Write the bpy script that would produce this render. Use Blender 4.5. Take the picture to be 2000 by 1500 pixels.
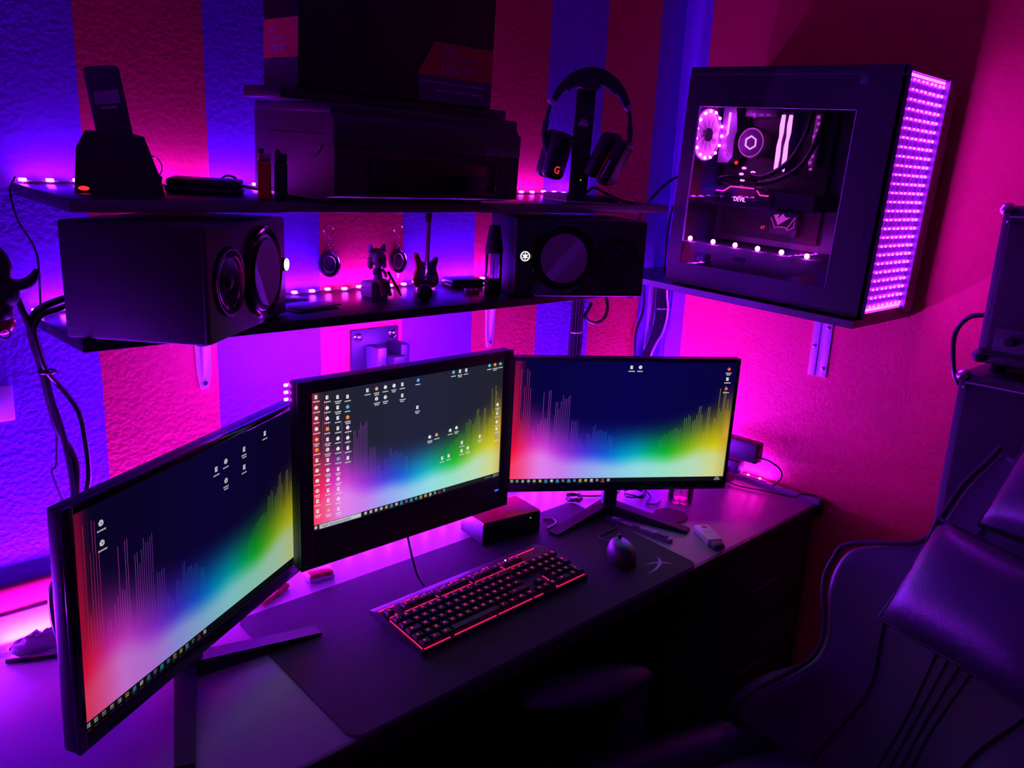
import bpy, bmesh, math, random
from mathutils import Vector, Matrix, Euler
random.seed(4)
for o in list(bpy.data.objects): bpy.data.objects.remove(o)
S = bpy.context.scene
COL = S.collection
R = math.radians
# ------------------------------------------------------------------ camera
cam_d = bpy.data.cameras.new('camera'); cam = bpy.data.objects.new('camera', cam_d); COL.objects.link(cam)
cam_d.sensor_fit = 'HORIZONTAL'; cam_d.sensor_width = 36.0; cam_d.lens = 36.0 * 1600 / 2000
cam_d.clip_start = 0.02
RIGHT = Vector((0.722, -0.691, 0.045)); DOWN = Vector((-0.141, -0.210, -0.967)); FWD = Vector((0.677, 0.692, -0.249))
FWD.normalize(); RIGHT = (RIGHT - FWD * RIGHT.dot(FWD)).normalized(); UP = RIGHT.cross(FWD)
cam.matrix_world = Matrix(((RIGHT.x, UP.x, -FWD.x, 0.0), (RIGHT.y, UP.y, -FWD.y, 0.0), (RIGHT.z, UP.z, -FWD.z, 1.53), (0, 0, 0, 1)))
S.camera = cam
# ------------------------------------------------------------------ world, exposure
W = bpy.data.worlds.new('world'); S.world = W; W.use_nodes = True
bg = W.node_tree.nodes['Background']; bg.inputs[0].default_value = (0, 0, 0, 1); bg.inputs[1].default_value = 0.0
S.view_settings.view_transform = 'Standard'; S.view_settings.look = 'None'
S.view_settings.exposure = 0.0; S.view_settings.gamma = 1.0; S.view_settings.use_curve_mapping = False
# ------------------------------------------------------------------ large lights (LED strips of the room)
LEDC = (0.25, 0.008, 1.0)
def area(name, loc, sx, sy, direction, power, color=LEDC, roll=None, spread=180):
    l = bpy.data.lights.new(name, 'AREA'); l.shape = 'RECTANGLE'; l.size = sx; l.size_y = sy; l.energy = power; l.color = color
    l.spread = R(spread)
    o = bpy.data.objects.new(name, l); COL.objects.link(o)
    z = -Vector(direction).normalized(); x = Vector(roll or (1, 0, 0)); x = (x - z * x.dot(z)).normalized(); y = z.cross(x)
    m = Matrix((x, y, z)).transposed().to_4x4(); m.translation = loc; o.matrix_world = m
    return o
YW = 1.395; XR = 1.95
# each of these lies on an LED tape that the photograph shows glowing
area('led_tape_top_shelf', (0.95, 1.376, 1.489), 1.24, 0.010, (0, -0.05, 1), 3.4)
area('led_tape_low_shelf', (0.93, 1.376, 1.298), 1.20, 0.010, (0, -0.05, 1), 4.8)
area('led_tape_desk_back', (1.07, 1.366, 0.760), 1.66, 0.012, (0, -0.10, 1), 62)
area('led_tape_desk_back_left_offscreen', (-0.03, 1.366, 0.760), 0.50, 0.012, (0, -0.10, 1), 19)   # the same tape running on past the picture edge
area('led_tape_centre_monitor_back', (0.876, 1.183, 1.183), 0.46, 0.008, (0, 1, 0.15), 5)
area('led_tape_desk_end', (1.934, 1.095, 0.770), 0.010, 0.21, (0.3, 0, 1), 2.6)

# ------------------------------------------------------------------ materials
MATS = {}
def nt(name):
    m = bpy.data.materials.new(name); m.use_nodes = True; MATS[name] = m
    return m, m.node_tree.nodes, m.node_tree.links, m.node_tree.nodes['Principled BSDF']
def mat(name, col, rough=0.5, metal=0.0, bump=0.0, bscale=200.0, var=0.0, coat=0.0, spec=0.5):
    m, N, L, P = nt(name)
    P.inputs['Base Color'].default_value = (*col, 1); P.inputs['Roughness'].default_value = rough
    P.inputs['Metallic'].default_value = metal; P.inputs['Coat Weight'].default_value = coat
    P.inputs['Specular IOR Level'].default_value = spec
    tc = N.new('ShaderNodeTexCoord'); nz = N.new('ShaderNodeTexNoise'); nz.inputs['Scale'].default_value = bscale; nz.inputs['Detail'].default_value = 3
    L.new(tc.outputs['Object'], nz.inputs['Vector'])
    if bump:
        b = N.new('ShaderNodeBump'); b.inputs['Strength'].default_value = bump; b.inputs['Distance'].default_value = 0.002
        L.new(nz.outputs['Fac'], b.inputs['Height']); L.new(b.outputs['Normal'], P.inputs['Normal'])
    mr = N.new('ShaderNodeMapRange'); mr.inputs['To Min'].default_value = max(0, rough - 0.06); mr.inputs['To Max'].default_value = min(1, rough + 0.06)
    L.new(nz.outputs['Fac'], mr.inputs['Value']); L.new(mr.outputs['Result'], P.inputs['Roughness'])
    if var:
        mx = N.new('ShaderNodeMix'); mx.data_type = 'RGBA'
        mx.inputs['A'].default_value = (*[c * (1 - var) for c in col], 1); mx.inputs['B'].default_value = (*[min(1, c * (1 + var)) for c in col], 1)
        L.new(nz.outputs['Fac'], mx.inputs['Factor']); L.new(mx.outputs['Result'], P.inputs['Base Color'])
    return m
def emit(name, col, strength, sample=True):
    m = bpy.data.materials.new(name); m.use_nodes = True; N = m.node_tree.nodes; L = m.node_tree.links
    N.remove(N['Principled BSDF']); e = N.new('ShaderNodeEmission'); e.inputs[0].default_value = (*col, 1); e.inputs[1].default_value = strength
    L.new(e.outputs[0], N['Material Output'].inputs[0]); MATS[name] = m
    if not sample: m.cycles.emission_sampling = 'NONE'
    return m
def emit_vcol(name, strength, add=(0, 0, 0), sample=True):
    m = bpy.data.materials.new(name); m.use_nodes = True; N = m.node_tree.nodes; L = m.node_tree.links
    N.remove(N['Principled BSDF']); a = N.new('ShaderNodeVertexColor'); a.layer_name = 'Col'
    ad = N.new('ShaderNodeMix'); ad.data_type = 'RGBA'; ad.blend_type = 'ADD'; ad.inputs['Factor'].default_value = 1.0
    ad.inputs['B'].default_value = (*add, 1); L.new(a.outputs['Color'], ad.inputs['A'])
    e = N.new('ShaderNodeEmission'); e.inputs[1].default_value = strength
    L.new(ad.outputs['Result'], e.inputs[0]); L.new(e.outputs[0], N['Material Output'].inputs[0]); MATS[name] = m
    if not sample: m.cycles.emission_sampling = 'NONE'
    return m
def glass(name, tint=(0.85, 0.8, 0.95), rough=0.02, refl=1.0):
    m = bpy.data.materials.new(name); m.use_nodes = True; N = m.node_tree.nodes; L = m.node_tree.links
    N.remove(N['Principled BSDF']); t = N.new('ShaderNodeBsdfTransparent'); t.inputs[0].default_value = (*tint, 1)
    g = N.new('ShaderNodeBsdfGlossy'); g.inputs['Roughness'].default_value = rough
    f = N.new('ShaderNodeFresnel'); f.inputs['IOR'].default_value = 1.45
    mu = N.new('ShaderNodeMath'); mu.operation = 'MULTIPLY'; mu.inputs[1].default_value = refl; L.new(f.outputs[0], mu.inputs[0])
    mx = N.new('ShaderNodeMixShader'); L.new(mu.outputs[0], mx.inputs[0]); L.new(t.outputs[0], mx.inputs[1]); L.new(g.outputs[0], mx.inputs[2])
    L.new(mx.outputs[0], N['Material Output'].inputs[0]); MATS[name] = m
    return m
def wall_mat(name, axis, lo, hi, stops):
    """painted plaster: vertical stripes with slightly uneven edges, orange-peel relief"""
    m, N, L, P = nt(name)
    tc = N.new('ShaderNodeTexCoord'); sp = N.new('ShaderNodeSeparateXYZ'); L.new(tc.outputs['Object'], sp.inputs[0])
    wob = N.new('ShaderNodeTexNoise'); wob.inputs['Scale'].default_value = 30; L.new(tc.outputs['Object'], wob.inputs['Vector'])
    wa = N.new('ShaderNodeMath'); wa.operation = 'MULTIPLY_ADD'; wa.inputs[1].default_value = 0.003; L.new(wob.outputs['Fac'], wa.inputs[0]); L.new(sp.outputs[axis], wa.inputs[2])
    mr = N.new('ShaderNodeMapRange'); mr.inputs['From Min'].default_value = lo; mr.inputs['From Max'].default_value = hi; L.new(wa.outputs[0], mr.inputs['Value'])
    cr = N.new('ShaderNodeValToRGB'); cr.color_ramp.interpolation = 'CONSTANT'
    for i, (p, c) in enumerate(stops):
        p = (p - lo) / (hi - lo)
        e = cr.color_ramp.elements[i] if i < 2 else cr.color_ramp.elements.new(p)
        e.position = p; e.color = (*c, 1)
    L.new(mr.outputs[0], cr.inputs[0])
    n2 = N.new('ShaderNodeTexNoise'); n2.inputs['Scale'].default_value = 6; n2.inputs['Detail'].default_value = 4; L.new(tc.outputs['Object'], n2.inputs['Vector'])
    m2 = N.new('ShaderNodeMapRange'); m2.inputs['To Min'].default_value = 0.86; m2.inputs['To Max'].default_value = 1.1; L.new(n2.outputs['Fac'], m2.inputs['Value'])
    mx = N.new('ShaderNodeMix'); mx.data_type = 'RGBA'; mx.blend_type = 'MULTIPLY'; mx.inputs['Factor'].default_value = 1
    L.new(cr.outputs[0], mx.inputs['A']); L.new(m2.outputs[0], mx.inputs['B']); L.new(mx.outputs['Result'], P.inputs['Base Color'])
    P.inputs['Roughness'].default_value = 0.55; P.inputs['Specular IOR Level'].default_value = 0.35
    n1 = N.new('ShaderNodeTexNoise'); n1.inputs['Scale'].default_value = 130; n1.inputs['Detail'].default_value = 2; L.new(tc.outputs['Object'], n1.inputs['Vector'])
    b = N.new('ShaderNodeBump'); b.inputs['Strength'].default_value = 0.4; b.inputs['Distance'].default_value = 0.003
    L.new(n1.outputs['Fac'], b.inputs['Height']); L.new(b.outputs['Normal'], P.inputs['Normal'])
    return m
REDP = (0.86, 0.018, 0.105); PURP = (0.24, 0.03, 0.74)
wall_mat('paint_back', 'X', -1.5, 2.1, [(-1.5, PURP), (0.42, REDP), (0.622, PURP), (0.822, REDP), (1.02, PURP), (1.224, REDP), (1.428, PURP), (1.632, REDP), (1.842, PURP)])
wall_mat('paint_right', 'Y', -2.5, 1.5, [(-2.5, REDP), (1.312, PURP)])
mat('floor_wood', (0.10, 0.06, 0.05), 0.5, bump=0.1, bscale=20, var=0.3)
mat('ceiling_paint', (0.55, 0.5, 0.6), 0.8)
mat('black_vinyl', (0.013, 0.012, 0.018), 0.55, bump=0.15, bscale=400)
mat('black_satin', (0.030, 0.028, 0.040), 0.42, bump=0.05, bscale=500)
mat('black_gloss', (0.010, 0.010, 0.014), 0.12)
mat('black_plastic', (0.026, 0.024, 0.034), 0.45, bump=0.05, bscale=600)
mat('grey_plastic', (0.06, 0.06, 0.08), 0.5)
mat('dark_grey', (0.035, 0.033, 0.045), 0.5)
mat('shelf_black', (0.020, 0.018, 0.024), 0.33, bump=0.05, bscale=60)
mat('shelf_edge_grey', (0.17, 0.16, 0.19), 0.45, bump=0.05, bscale=60)
mat('desk_white', (0.42, 0.40, 0.44), 0.35, bump=0.03, bscale=90, var=0.06)
mat('desk_dark', (0.018, 0.014, 0.022), 0.5, var=0.15, bscale=15)
mat('trim_white', (0.74, 0.71, 0.75), 0.5)
mat('trim_red', REDP, 0.5)
mat('pad_cloth', (0.024, 0.023, 0.030), 0.75, bump=0.2, bscale=900)
mat('pad_edge', (0.15, 0.13, 0.19), 0.6)
mat('key_black', (0.008, 0.008, 0.011), 0.5)
mat('frosted_plastic', (0.66, 0.63, 0.68), 0.25, coat=0.5)
mat('cone', (0.38, 0.33, 0.45), 0.6, bump=0.1, bscale=500)
mat('rubber', (0.012, 0.012, 0.015), 0.35)
mat('metal', (0.72, 0.70, 0.75), 0.28, 1.0)
mat('steel_painted', (0.62, 0.58, 0.68), 0.4)
mat('bracket_dark', (0.035, 0.03, 0.06), 0.4)
mat('chrome', (0.85, 0.85, 0.88), 0.12, 1.0)
mat('red_plastic', (0.65, 0.02, 0.03), 0.35)
mat('white_plastic', (0.72, 0.70, 0.74), 0.4)
mat('brown_cork', (0.16, 0.07, 0.07), 0.8, bump=0.2, bscale=300)
mat('carton_black', (0.010, 0.008, 0.014), 0.45)
mat('carton_red_lit', (0.85, 0.02, 0.12), 0.4)  # LED light on the box side put into a brighter red
mat('carton_red_shaded', (0.45, 0.012, 0.04), 0.45)  # the same red band in shade on the box front, painted darker
mat('carton_navy', (0.06, 0.05, 0.12), 0.45)
mat('print_white', (0.80, 0.72, 0.85), 0.5)
mat('print_grey', (0.42, 0.38, 0.48), 0.5)
mat('leather', (0.050, 0.050, 0.072), 0.42, bump=0.25, bscale=250)
mat('leather_dark', (0.022, 0.022, 0.034), 0.45, bump=0.25, bscale=250)
mat('thread', (0.015, 0.012, 0.02), 0.6)
mat('tolex', (0.026, 0.024, 0.034), 0.5, bump=0.5, bscale=350)
mat('grille_cloth', (0.012, 0.011, 0.014), 0.8, bump=0.6, bscale=700)
mat('wood_red', (0.34, 0.03, 0.04), 0.25, coat=0.4)
mat('wood_neck', (0.25, 0.11, 0.09), 0.4)
mat('crate', (0.55, 0.42, 0.50), 0.7, bump=0.2, bscale=120)
mat('doll_skin', (0.55, 0.36, 0.42), 0.5)
mat('doll_hair', (0.45, 0.05, 0.12), 0.5)
mat('doll_cloth', (0.16, 0.12, 0.35), 0.6)
mat('pcb', (0.020, 0.016, 0.030), 0.5, bump=0.2, bscale=300)
mat('pc_metal', (0.09, 0.08, 0.13), 0.35, 0.6)
mat('pc_grey', (0.16, 0.14, 0.22), 0.4, 0.3)
mat('pc_case', (0.026, 0.024, 0.034), 0.38)
mat('frost', (0.85, 0.83, 0.87), 0.3)
glass('pane', (0.92, 0.90, 0.97), 0.01, 0.8)
glass('clear_glass', (0.93, 0.92, 0.96), 0.03, 1.3)
glass('clear_plastic', (0.75, 0.72, 0.80), 0.12, 1.6)
glass('bottle_clear', (0.70, 0.62, 0.78), 0.08, 1.5)
emit('led_core', (0.60, 0.035, 1.0), 24.0)
emit('led_pc', (0.80, 0.035, 1.0), 75.0)
emit('led_mirror', (0.36, 0.007, 1.0), 66.0)
mat('mirror_backing', (0.10, 0.09, 0.13), 0.2)
emit('ram_light', (1.0, 0.16, 0.95), 3.5)
emit('line_light', (1.0, 0.03, 0.55), 1.6)
emit('logo_light', (0.75, 0.04, 0.75), 0.8)
emit('key_light', (1.0, 0.02, 0.17), 1.0)
emit('key_line', (1.0, 0.015, 0.19), 1.2)
emit('white_light', (1.0, 1.0, 0.95), 2.0)
emit('green_light', (0.1, 1.0, 0.05), 1.0)
emit('blue_light', (0.02, 0.10, 1.0), 2.0)
emit('red_light', (1.0, 0.03, 0.04), 1.2)
mat('lcd_glass', (0.30, 0.30, 0.36), 0.25)
emit_vcol('screen_left', 0.62)
emit_vcol('screen_centre', 0.92, (0.008, 0.008, 0.010))
emit_vcol('screen_right', 0.92)
emit_vcol('screen_left_lines', 0.62, sample=False)
emit_vcol('screen_centre_lines', 0.92, (0.008, 0.008, 0.010), sample=False)
emit_vcol('screen_right_lines', 0.92, sample=False)

# ------------------------------------------------------------------ mesh helpers
class B:
    def __init__(s): s.bm = bmesh.new()
    def _t(s, vs, m):
        if m is not None: bmesh.ops.transform(s.bm, matrix=m, verts=vs)
    def box(s, c, d, bev=0.0, seg=2, m=None, rot=None):
        r = bmesh.ops.create_cube(s.bm, size=1.0); vs = r['verts']
        bmesh.ops.scale(s.bm, vec=d, verts=vs)
        if bev:
            es = list({e for v in vs for e in v.link_edges})
            rb = bmesh.ops.bevel(s.bm, geom=es, offset=bev, segments=seg, affect='EDGES', profile=0.5)
            vs = list({v for f in rb['faces'] for v in f.verts} | {v for v in vs if v.is_valid})
            # gather the whole island
            seen = set(vs); st = list(vs)
            while st:
                v = st.pop()
                for e in v.link_edges:
                    w = e.other_vert(v)
                    if w not in seen: seen.add(w); st.append(w)
            vs = list(seen)
        if rot is not None: bmesh.ops.rotate(s.bm, cent=(0, 0, 0), matrix=Euler(rot).to_matrix(), verts=vs)
        bmesh.ops.translate(s.bm, vec=c, verts=vs)
        s._t(vs, m); return s
    def bounds(s, a, b, bev=0.0, m=None):
        c = [(p + q) / 2 for p, q in zip(a, b)]; d = [abs(q - p) for p, q in zip(a, b)]
        return s.box(c, d, bev, m=m)
    def cyl(s, p0, p1, r0, r1=None, seg=24, caps=True, m=None):
        p0, p1 = Vector(p0), Vector(p1); r1 = r0 if r1 is None else r1
        d = p1 - p0; L_ = d.length
        r = bmesh.ops.create_cone(s.bm, cap_ends=caps, segments=seg, radius1=max(r0, 1e-5), radius2=max(r1, 1e-5), depth=L_)
        q = d.to_track_quat('Z', 'Y').to_matrix().to_4x4(); q.translation = (p0 + p1) / 2
        bmesh.ops.transform(s.bm, matrix=q, verts=r['verts']); s._t(r['verts'], m); return s
    def ball(s, c, rad, seg=20, rings=12, rot=None, m=None):
        r = bmesh.ops.create_uvsphere(s.bm, u_segments=seg, v_segments=rings, radius=1.0)
        rad = rad if hasattr(rad, '__len__') else (rad,) * 3
        bmesh.ops.scale(s.bm, vec=rad, verts=r['verts'])
        if rot is not None: bmesh.ops.rotate(s.bm, cent=(0, 0, 0), matrix=Euler(rot).to_matrix(), verts=r['verts'])
        bmesh.ops.translate(s.bm, vec=c, verts=r['verts']); s._t(r['verts'], m); return s
    def torus(s, c, R_, r, axis='Z', seg=32, sseg=10, sc=(1, 1, 1), m=None):
        vs = []
        for i in range(seg):
            a = 2 * math.pi * i / seg; row = []
            for j in range(sseg):
                b = 2 * math.pi * j / sseg
                x, y, z = (R_ + r * math.cos(b)) * math.cos(a), (R_ + r * math.cos(b)) * math.sin(a), r * math.sin(b)
                p = {'Z': (x, y, z), 'Y': (x, z, y), 'X': (z, x, y)}[axis]
                row.append(s.bm.verts.new((p[0] * sc[0] + c[0], p[1] * sc[1] + c[1], p[2] * sc[2] + c[2])))
            vs.append(row)
        for i in range(seg):
            for j in range(sseg):
                s.bm.faces.new((vs[i][j], vs[(i + 1) % seg][j], vs[(i + 1) % seg][(j + 1) % sseg], vs[i][(j + 1) % sseg]))
        s._t([v for r_ in vs for v in r_], m); return s
    def tube(s, pts, r, seg=8, sub=6, m=None, closed=False):
        P = [Vector(p) for p in pts]; Q = []
        n = len(P)
        if n > 2 and sub > 1:
            for i in range(n - 1):
                a, b, c, d = P[max(i - 1, 0)], P[i], P[i + 1], P[min(i + 2, n - 1)]
                for k in range(sub):
                    t = k / sub
                    Q.append(0.5 * ((2 * b) + (-a + c) * t + (2 * a - 5 * b + 4 * c - d) * t * t + (-a + 3 * b - 3 * c + d) * t ** 3))
            Q.append(P[-1])
        else: Q = P
        rr = r if callable(r) else (lambda t: r)
        rings = []; up = Vector((0.13, 0.2, 0.97))
        for i, p in enumerate(Q):
            t = (Q[min(i + 1, len(Q) - 1)] - Q[max(i - 1, 0)])
            t = t.normalized() if t.length > 1e-9 else Vector((0, 0, 1))
            if abs(t.dot(up)) > 0.98: up = Vector((1, 0, 0))
            u = up.cross(t).normalized(); v = t.cross(u); up = v
            rad = rr(i / (len(Q) - 1))
            rings.append([s.bm.verts.new(p + (u * math.cos(2 * math.pi * j / seg) + v * math.sin(2 * math.pi * j / seg)) * rad) for j in range(seg)])
        for a, b in zip(rings, rings[1:]):
            for j in range(seg): s.bm.faces.new((a[j], a[(j + 1) % seg], b[(j + 1) % seg], b[j]))
        s.bm.faces.new(rings[0][::-1]); s.bm.faces.new(rings[-1])
        s._t([v for r_ in rings for v in r_], m); return s
    def prism(s, poly, d0, d1, plane='XY', m=None):
        f = {'XY': lambda a, b, d: (a, b, d), 'XZ': lambda a, b, d: (a, d, b), 'YZ': lambda a, b, d: (d, a, b)}[plane]
        lo = [s.bm.verts.new(f(a, b, d0)) for a, b in poly]; hi = [s.bm.verts.new(f(a, b, d1)) for a, b in poly]
        n = len(poly)
        s.bm.faces.new(lo[::-1]); s.bm.faces.new(hi)
        for i in range(n): s.bm.faces.new((lo[i], lo[(i + 1) % n], hi[(i + 1) % n], hi[i]))
        s._t(lo + hi, m); return s
    def lathe(s, prof, c=(0, 0, 0), axis='Z', seg=28, m=None):
        rows = []
        for r, h in prof:
            row = []
            for j in range(seg):
                a = 2 * math.pi * j / seg; x, y = max(r, 1e-5) * math.cos(a), max(r, 1e-5) * math.sin(a)
                p = {'Z': (x, y, h), 'Y': (x, h, y), 'X': (h, x, y)}[axis]
                row.append(s.bm.verts.new((p[0] + c[0], p[1] + c[1], p[2] + c[2])))
            rows.append(row)
        for a, b in zip(rows, rows[1:]):
            for j in range(seg): s.bm.faces.new((a[j], a[(j + 1) % seg], b[(j + 1) % seg], b[j]))
        s.bm.faces.new(rows[0][::-1]); s.bm.faces.new(rows[-1])
        s._t([v for r_ in rows for v in r_], m); return s
    def quad(s, a, b, c, d):
        s.bm.faces.new([s.bm.verts.new(p) for p in (a, b, c, d)]); return s
    def mesh(s, name, smooth=True, ang=35):
        bm = s.bm
        bmesh.ops.recalc_face_normals(bm, faces=bm.faces[:])
        if smooth:
            for f in bm.faces: f.smooth = True
            for e in bm.edges:
                e.smooth = not (len(e.link_faces) != 2 or e.calc_face_angle(0) > R(ang))
        me = bpy.data.meshes.new(name); bm.to_mesh(me); bm.free(); return me
    def obj(s, name, material, parent=None, loc=(0, 0, 0), rot=(0, 0, 0), smooth=True, label=None):
        return link(name, s.mesh(name, smooth), material, parent, loc, rot, label)
def link(name, me, material, parent=None, loc=(0, 0, 0), rot=(0, 0, 0), label=None):
    o = bpy.data.objects.new(name, me); COL.objects.link(o)
    if material and not me.materials: me.materials.append(MATS[material])
    o.parent = parent; o.location = loc; o.rotation_euler = rot
    if label: o['label'] = label
    return o
def tag(o, label, cat, group=None):
    o['label'] = label; o['category'] = cat
    if group: o['group'] = group
    return o
def thing(name, label, cat, loc=(0, 0, 0), rot=(0, 0, 0), group=None):
    o = bpy.data.objects.new(name, None); COL.objects.link(o); o.empty_display_size = 0.05
    o.location = loc; o.rotation_euler = rot; return tag(o, label, cat, group)
def struct(o): o['kind'] = 'structure'; return o
def subsurf(o, lv=2):
    md = o.modifiers.new('sub', 'SUBSURF'); md.levels = lv; md.render_levels = lv; return o
def text(name, body, size, material, parent, m, ext=0.0003, align='LEFT', squash=1.0, label=None):
    cu = bpy.data.curves.new('t', 'FONT'); cu.body = body; cu.size = size; cu.extrude = ext; cu.align_x = align; cu.resolution_u = 2
    t = bpy.data.objects.new('t', cu); COL.objects.link(t)
    dg = bpy.context.evaluated_depsgraph_get(); me = bpy.data.meshes.new_from_object(t.evaluated_get(dg)); bpy.data.objects.remove(t)
    me.transform(m @ Matrix.Diagonal((squash, 1, 1, 1)))
    return link(name, me, material, parent, label=label)
def frame_m(loc, x, y):
    x, y = Vector(x).normalized(), Vector(y).normalized(); z = x.cross(y); y = z.cross(x)
    m = Matrix((x, y, z)).transposed().to_4x4(); m.translation = loc; return m
def at_front(x, y, z): return frame_m((x, y, z), (1, 0, 0), (0, 0, 1))        # faces -y
def at_side(x, y, z): return frame_m((x, y, z), (0, -1, 0), (0, 0, 1))        # faces -x
def at_top(x, y, z, a=0): return frame_m((x, y, z), (math.cos(a), math.sin(a), 0), (-math.sin(a), math.cos(a), 0))

# ================================================================== SETTING
struct(B().bounds((-1.6, YW, 0), (XR + 0.1, YW + 0.1, 2.6)).obj('wall_back', 'paint_back', smooth=False))
struct(B().bounds((XR, -2.6, 0), (XR + 0.1, YW, 2.6)).obj('wall_right', 'paint_right', smooth=False))
struct(B().bounds((-1.6, -2.6, -0.1), (XR + 0.1, YW + 0.1, 0)).obj('floor', 'floor_wood', smooth=False))
struct(B().bounds((-1.6, -2.6, 2.6), (XR + 0.1, YW + 0.1, 2.7)).obj('ceiling', 'ceiling_paint', smooth=False))
struct(B().bounds((-1.7, -2.6, 0), (-1.6, YW + 0.1, 2.6)).obj('wall_left', 'paint_right', smooth=False))
struct(B().bounds((-1.7, -2.7, 0), (XR + 0.1, -2.6, 2.6)).obj('wall_front', 'ceiling_paint', smooth=False))
struct(B().bounds((-0.6, YW - 0.012, 0.74), (XR - 0.02, YW, 0.812), 0.002).obj('trim_1', 'trim_white'))
struct(B().bounds((-0.6, YW - 0.009, 0.812), (XR - 0.02, YW, 0.857), 0.002).obj('trim_2', 'trim_red'))

# ================================================================== DESK
desk = thing('desk', 'long pale-topped desk with dark edges under the three monitors', 'desk', (0, 0, 0))
DT = 0.75
B().bounds((-0.35, 0.846, DT - 0.028), (1.93, YW - 0.013, DT), 0.0015).obj('desk_top', 'desk_white', desk)
B().bounds((-0.35, 0.838, DT - 0.030), (1.934, 0.8462, DT - 0.0005), 0.001).obj('front_edge_band', 'desk_dark', desk)
B().bounds((1.925, 0.838, DT - 0.03), (1.943, YW - 0.02, DT + 0.013), 0.001).obj('end_rim', 'desk_white', desk)
B().bounds((1.9255, 0.832, DT - 0.03), (1.9435, 0.8378, DT + 0.012), 0.001).obj('end_cap', 'desk_dark', desk)
B().bounds((1.905, 0.85, 0.0), (1.93, 1.37, DT - 0.03), 0.001).obj('side_panel', 'desk_dark', desk)
B().bounds((-0.34, 0.85, 0.0), (-0.315, 1.37, DT - 0.03), 0.001).obj('side_panel', 'desk_dark', desk)
B().bounds((-0.31, 1.33, 0.0), (1.904, 1.348, DT - 0.03), 0.001).obj('back_panel', 'desk_dark', desk)
for i in range(3):
    d = B().bounds((1.47, 0.842, 0.08 + i * 0.212), (1.90, 0.858, 0.285 + i * 0.212), 0.002).obj('drawer_front', 'desk_dark', desk)
    B().bounds((1.62, 0.828, 0.175 + i * 0.212), (1.75, 0.842, 0.187 + i * 0.212), 0.003).obj('handle', 'dark_grey', d)
B().bounds((1.47, 0.86, 0.06), (1.90, 1.32, DT - 0.03), 0.001).obj('drawer_carcass', 'desk_dark', desk)

def shear(P): return [(x + (.045 + .06 * (x - .545)) * (y - .842) / 1.0, y) for x, y in P]
pad = thing('mouse_pad', 'extra wide black cloth mouse pad lying under the keyboard', 'mouse pad', (0, 0, DT))
def rrect(x0, y0, x1, y1, r, n=6):
    P = []
    for cx, cy, a in ((x1 - r, y1 - r, 0), (x0 + r, y1 - r, 90), (x0 + r, y0 + r, 180), (x1 - r, y0 + r, 270)):
        for k in range(n + 1):
            t = R(a + 90 * k / n); P.append((cx + r * math.cos(t), cy + r * math.sin(t)))
    return P
B().prism(shear(rrect(0.545, 0.842, 1.394, 1.236, 0.02)), 0.0004, 0.0036).obj('cloth', 'pad_cloth', pad)
B().prism(shear(rrect(0.5445, 0.8412, 1.3945, 1.2368, 0.021)), 0.0, 0.0026).obj('pale_edge', 'pad_edge', pad)  # paler rim around the cloth
# printed emblem on the pad: three curved blades
em = B()
RA = [(1.300, .911), (1.322, .905), (1.337, .896), (1.346, .886), (1.351, .873)]
RB = [(1.353, .917), (1.343, .903), (1.330, .893), (1.305, .884), (1.273, .881)]
def ribbon(b, P, w, z):
    n = len(P) - 1; a = []; c = []
    for i, p in enumerate(P):
        d = (Vector(P[min(i + 1, n)]) - Vector(P[max(i - 1, 0)])).normalized(); k = w * math.sin(math.pi * (i + .15) / (n + .3)) / 2
        a.append((p[0] - d.y * k, p[1] + d.x * k)); c.append((p[0] + d.y * k, p[1] - d.x * k))
    b.prism(a + c[::-1], z, z + .0003)
ribbon(em, RA, .006, .0034); ribbon(em, RB, .007, .0036)
em.obj('emblem', 'print_grey', pad, label='pale curved blade emblem printed on the pad')

# ================================================================== LED STRIPS
def led_strip(name, label, x0, x1, y, z, step, led_size=0.007, zj=0.004):
    t = thing(name, label, 'light strip', (0, 0, z))
    n = int((x1 - x0) / step)
    pts = [(x0 + (x1 - x0) * i / n, y + random.uniform(-0.003, 0.002), 0.0025 + random.uniform(0, zj)) for i in range(n + 1)]
    B().tube([(p[0], p[1], p[2] - 0.001) for p in pts], 0.0022, seg=6, sub=2).obj('tape', 'trim_white', t)
    me = B().box((0, 0, 0), (led_size * 1.4, led_size, led_size * 0.7), 0.001).mesh('led'); me.materials.append(MATS['led_core'])
    for p in pts[::1]: link('led', me, None, t, (p[0], p[1], p[2] + 0.002))
    return t
led_strip('light_strip', 'string of magenta LEDs along the wall on the top shelf', 0.335, 1.57, 1.382, 1.484, 0.036)
led_strip('light_strip', 'string of magenta LEDs along the wall on the lower shelf', 0.335, 1.53, 1.382, 1.291, 0.036)
led_strip('light_strip', 'string of magenta LEDs behind the desk along the wall', -0.30, 1.90, 1.372, 0.752, 0.05)
# small strip by the power plugs on the desk end
ts = thing('light_strip', 'short LED tape beside the power plugs at the desk end', 'light strip', (1.934, 0, 0.764))
B().bounds((-0.004, 0.99, 0), (0.004, 1.20, 0.0015)).obj('tape', 'trim_white', ts)
for i in range(6): B().box((0, 1.01 + i * 0.035, 0.003), (0.005, 0.006, 0.003), 0.001).obj('led', 'led_core', ts)

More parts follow.
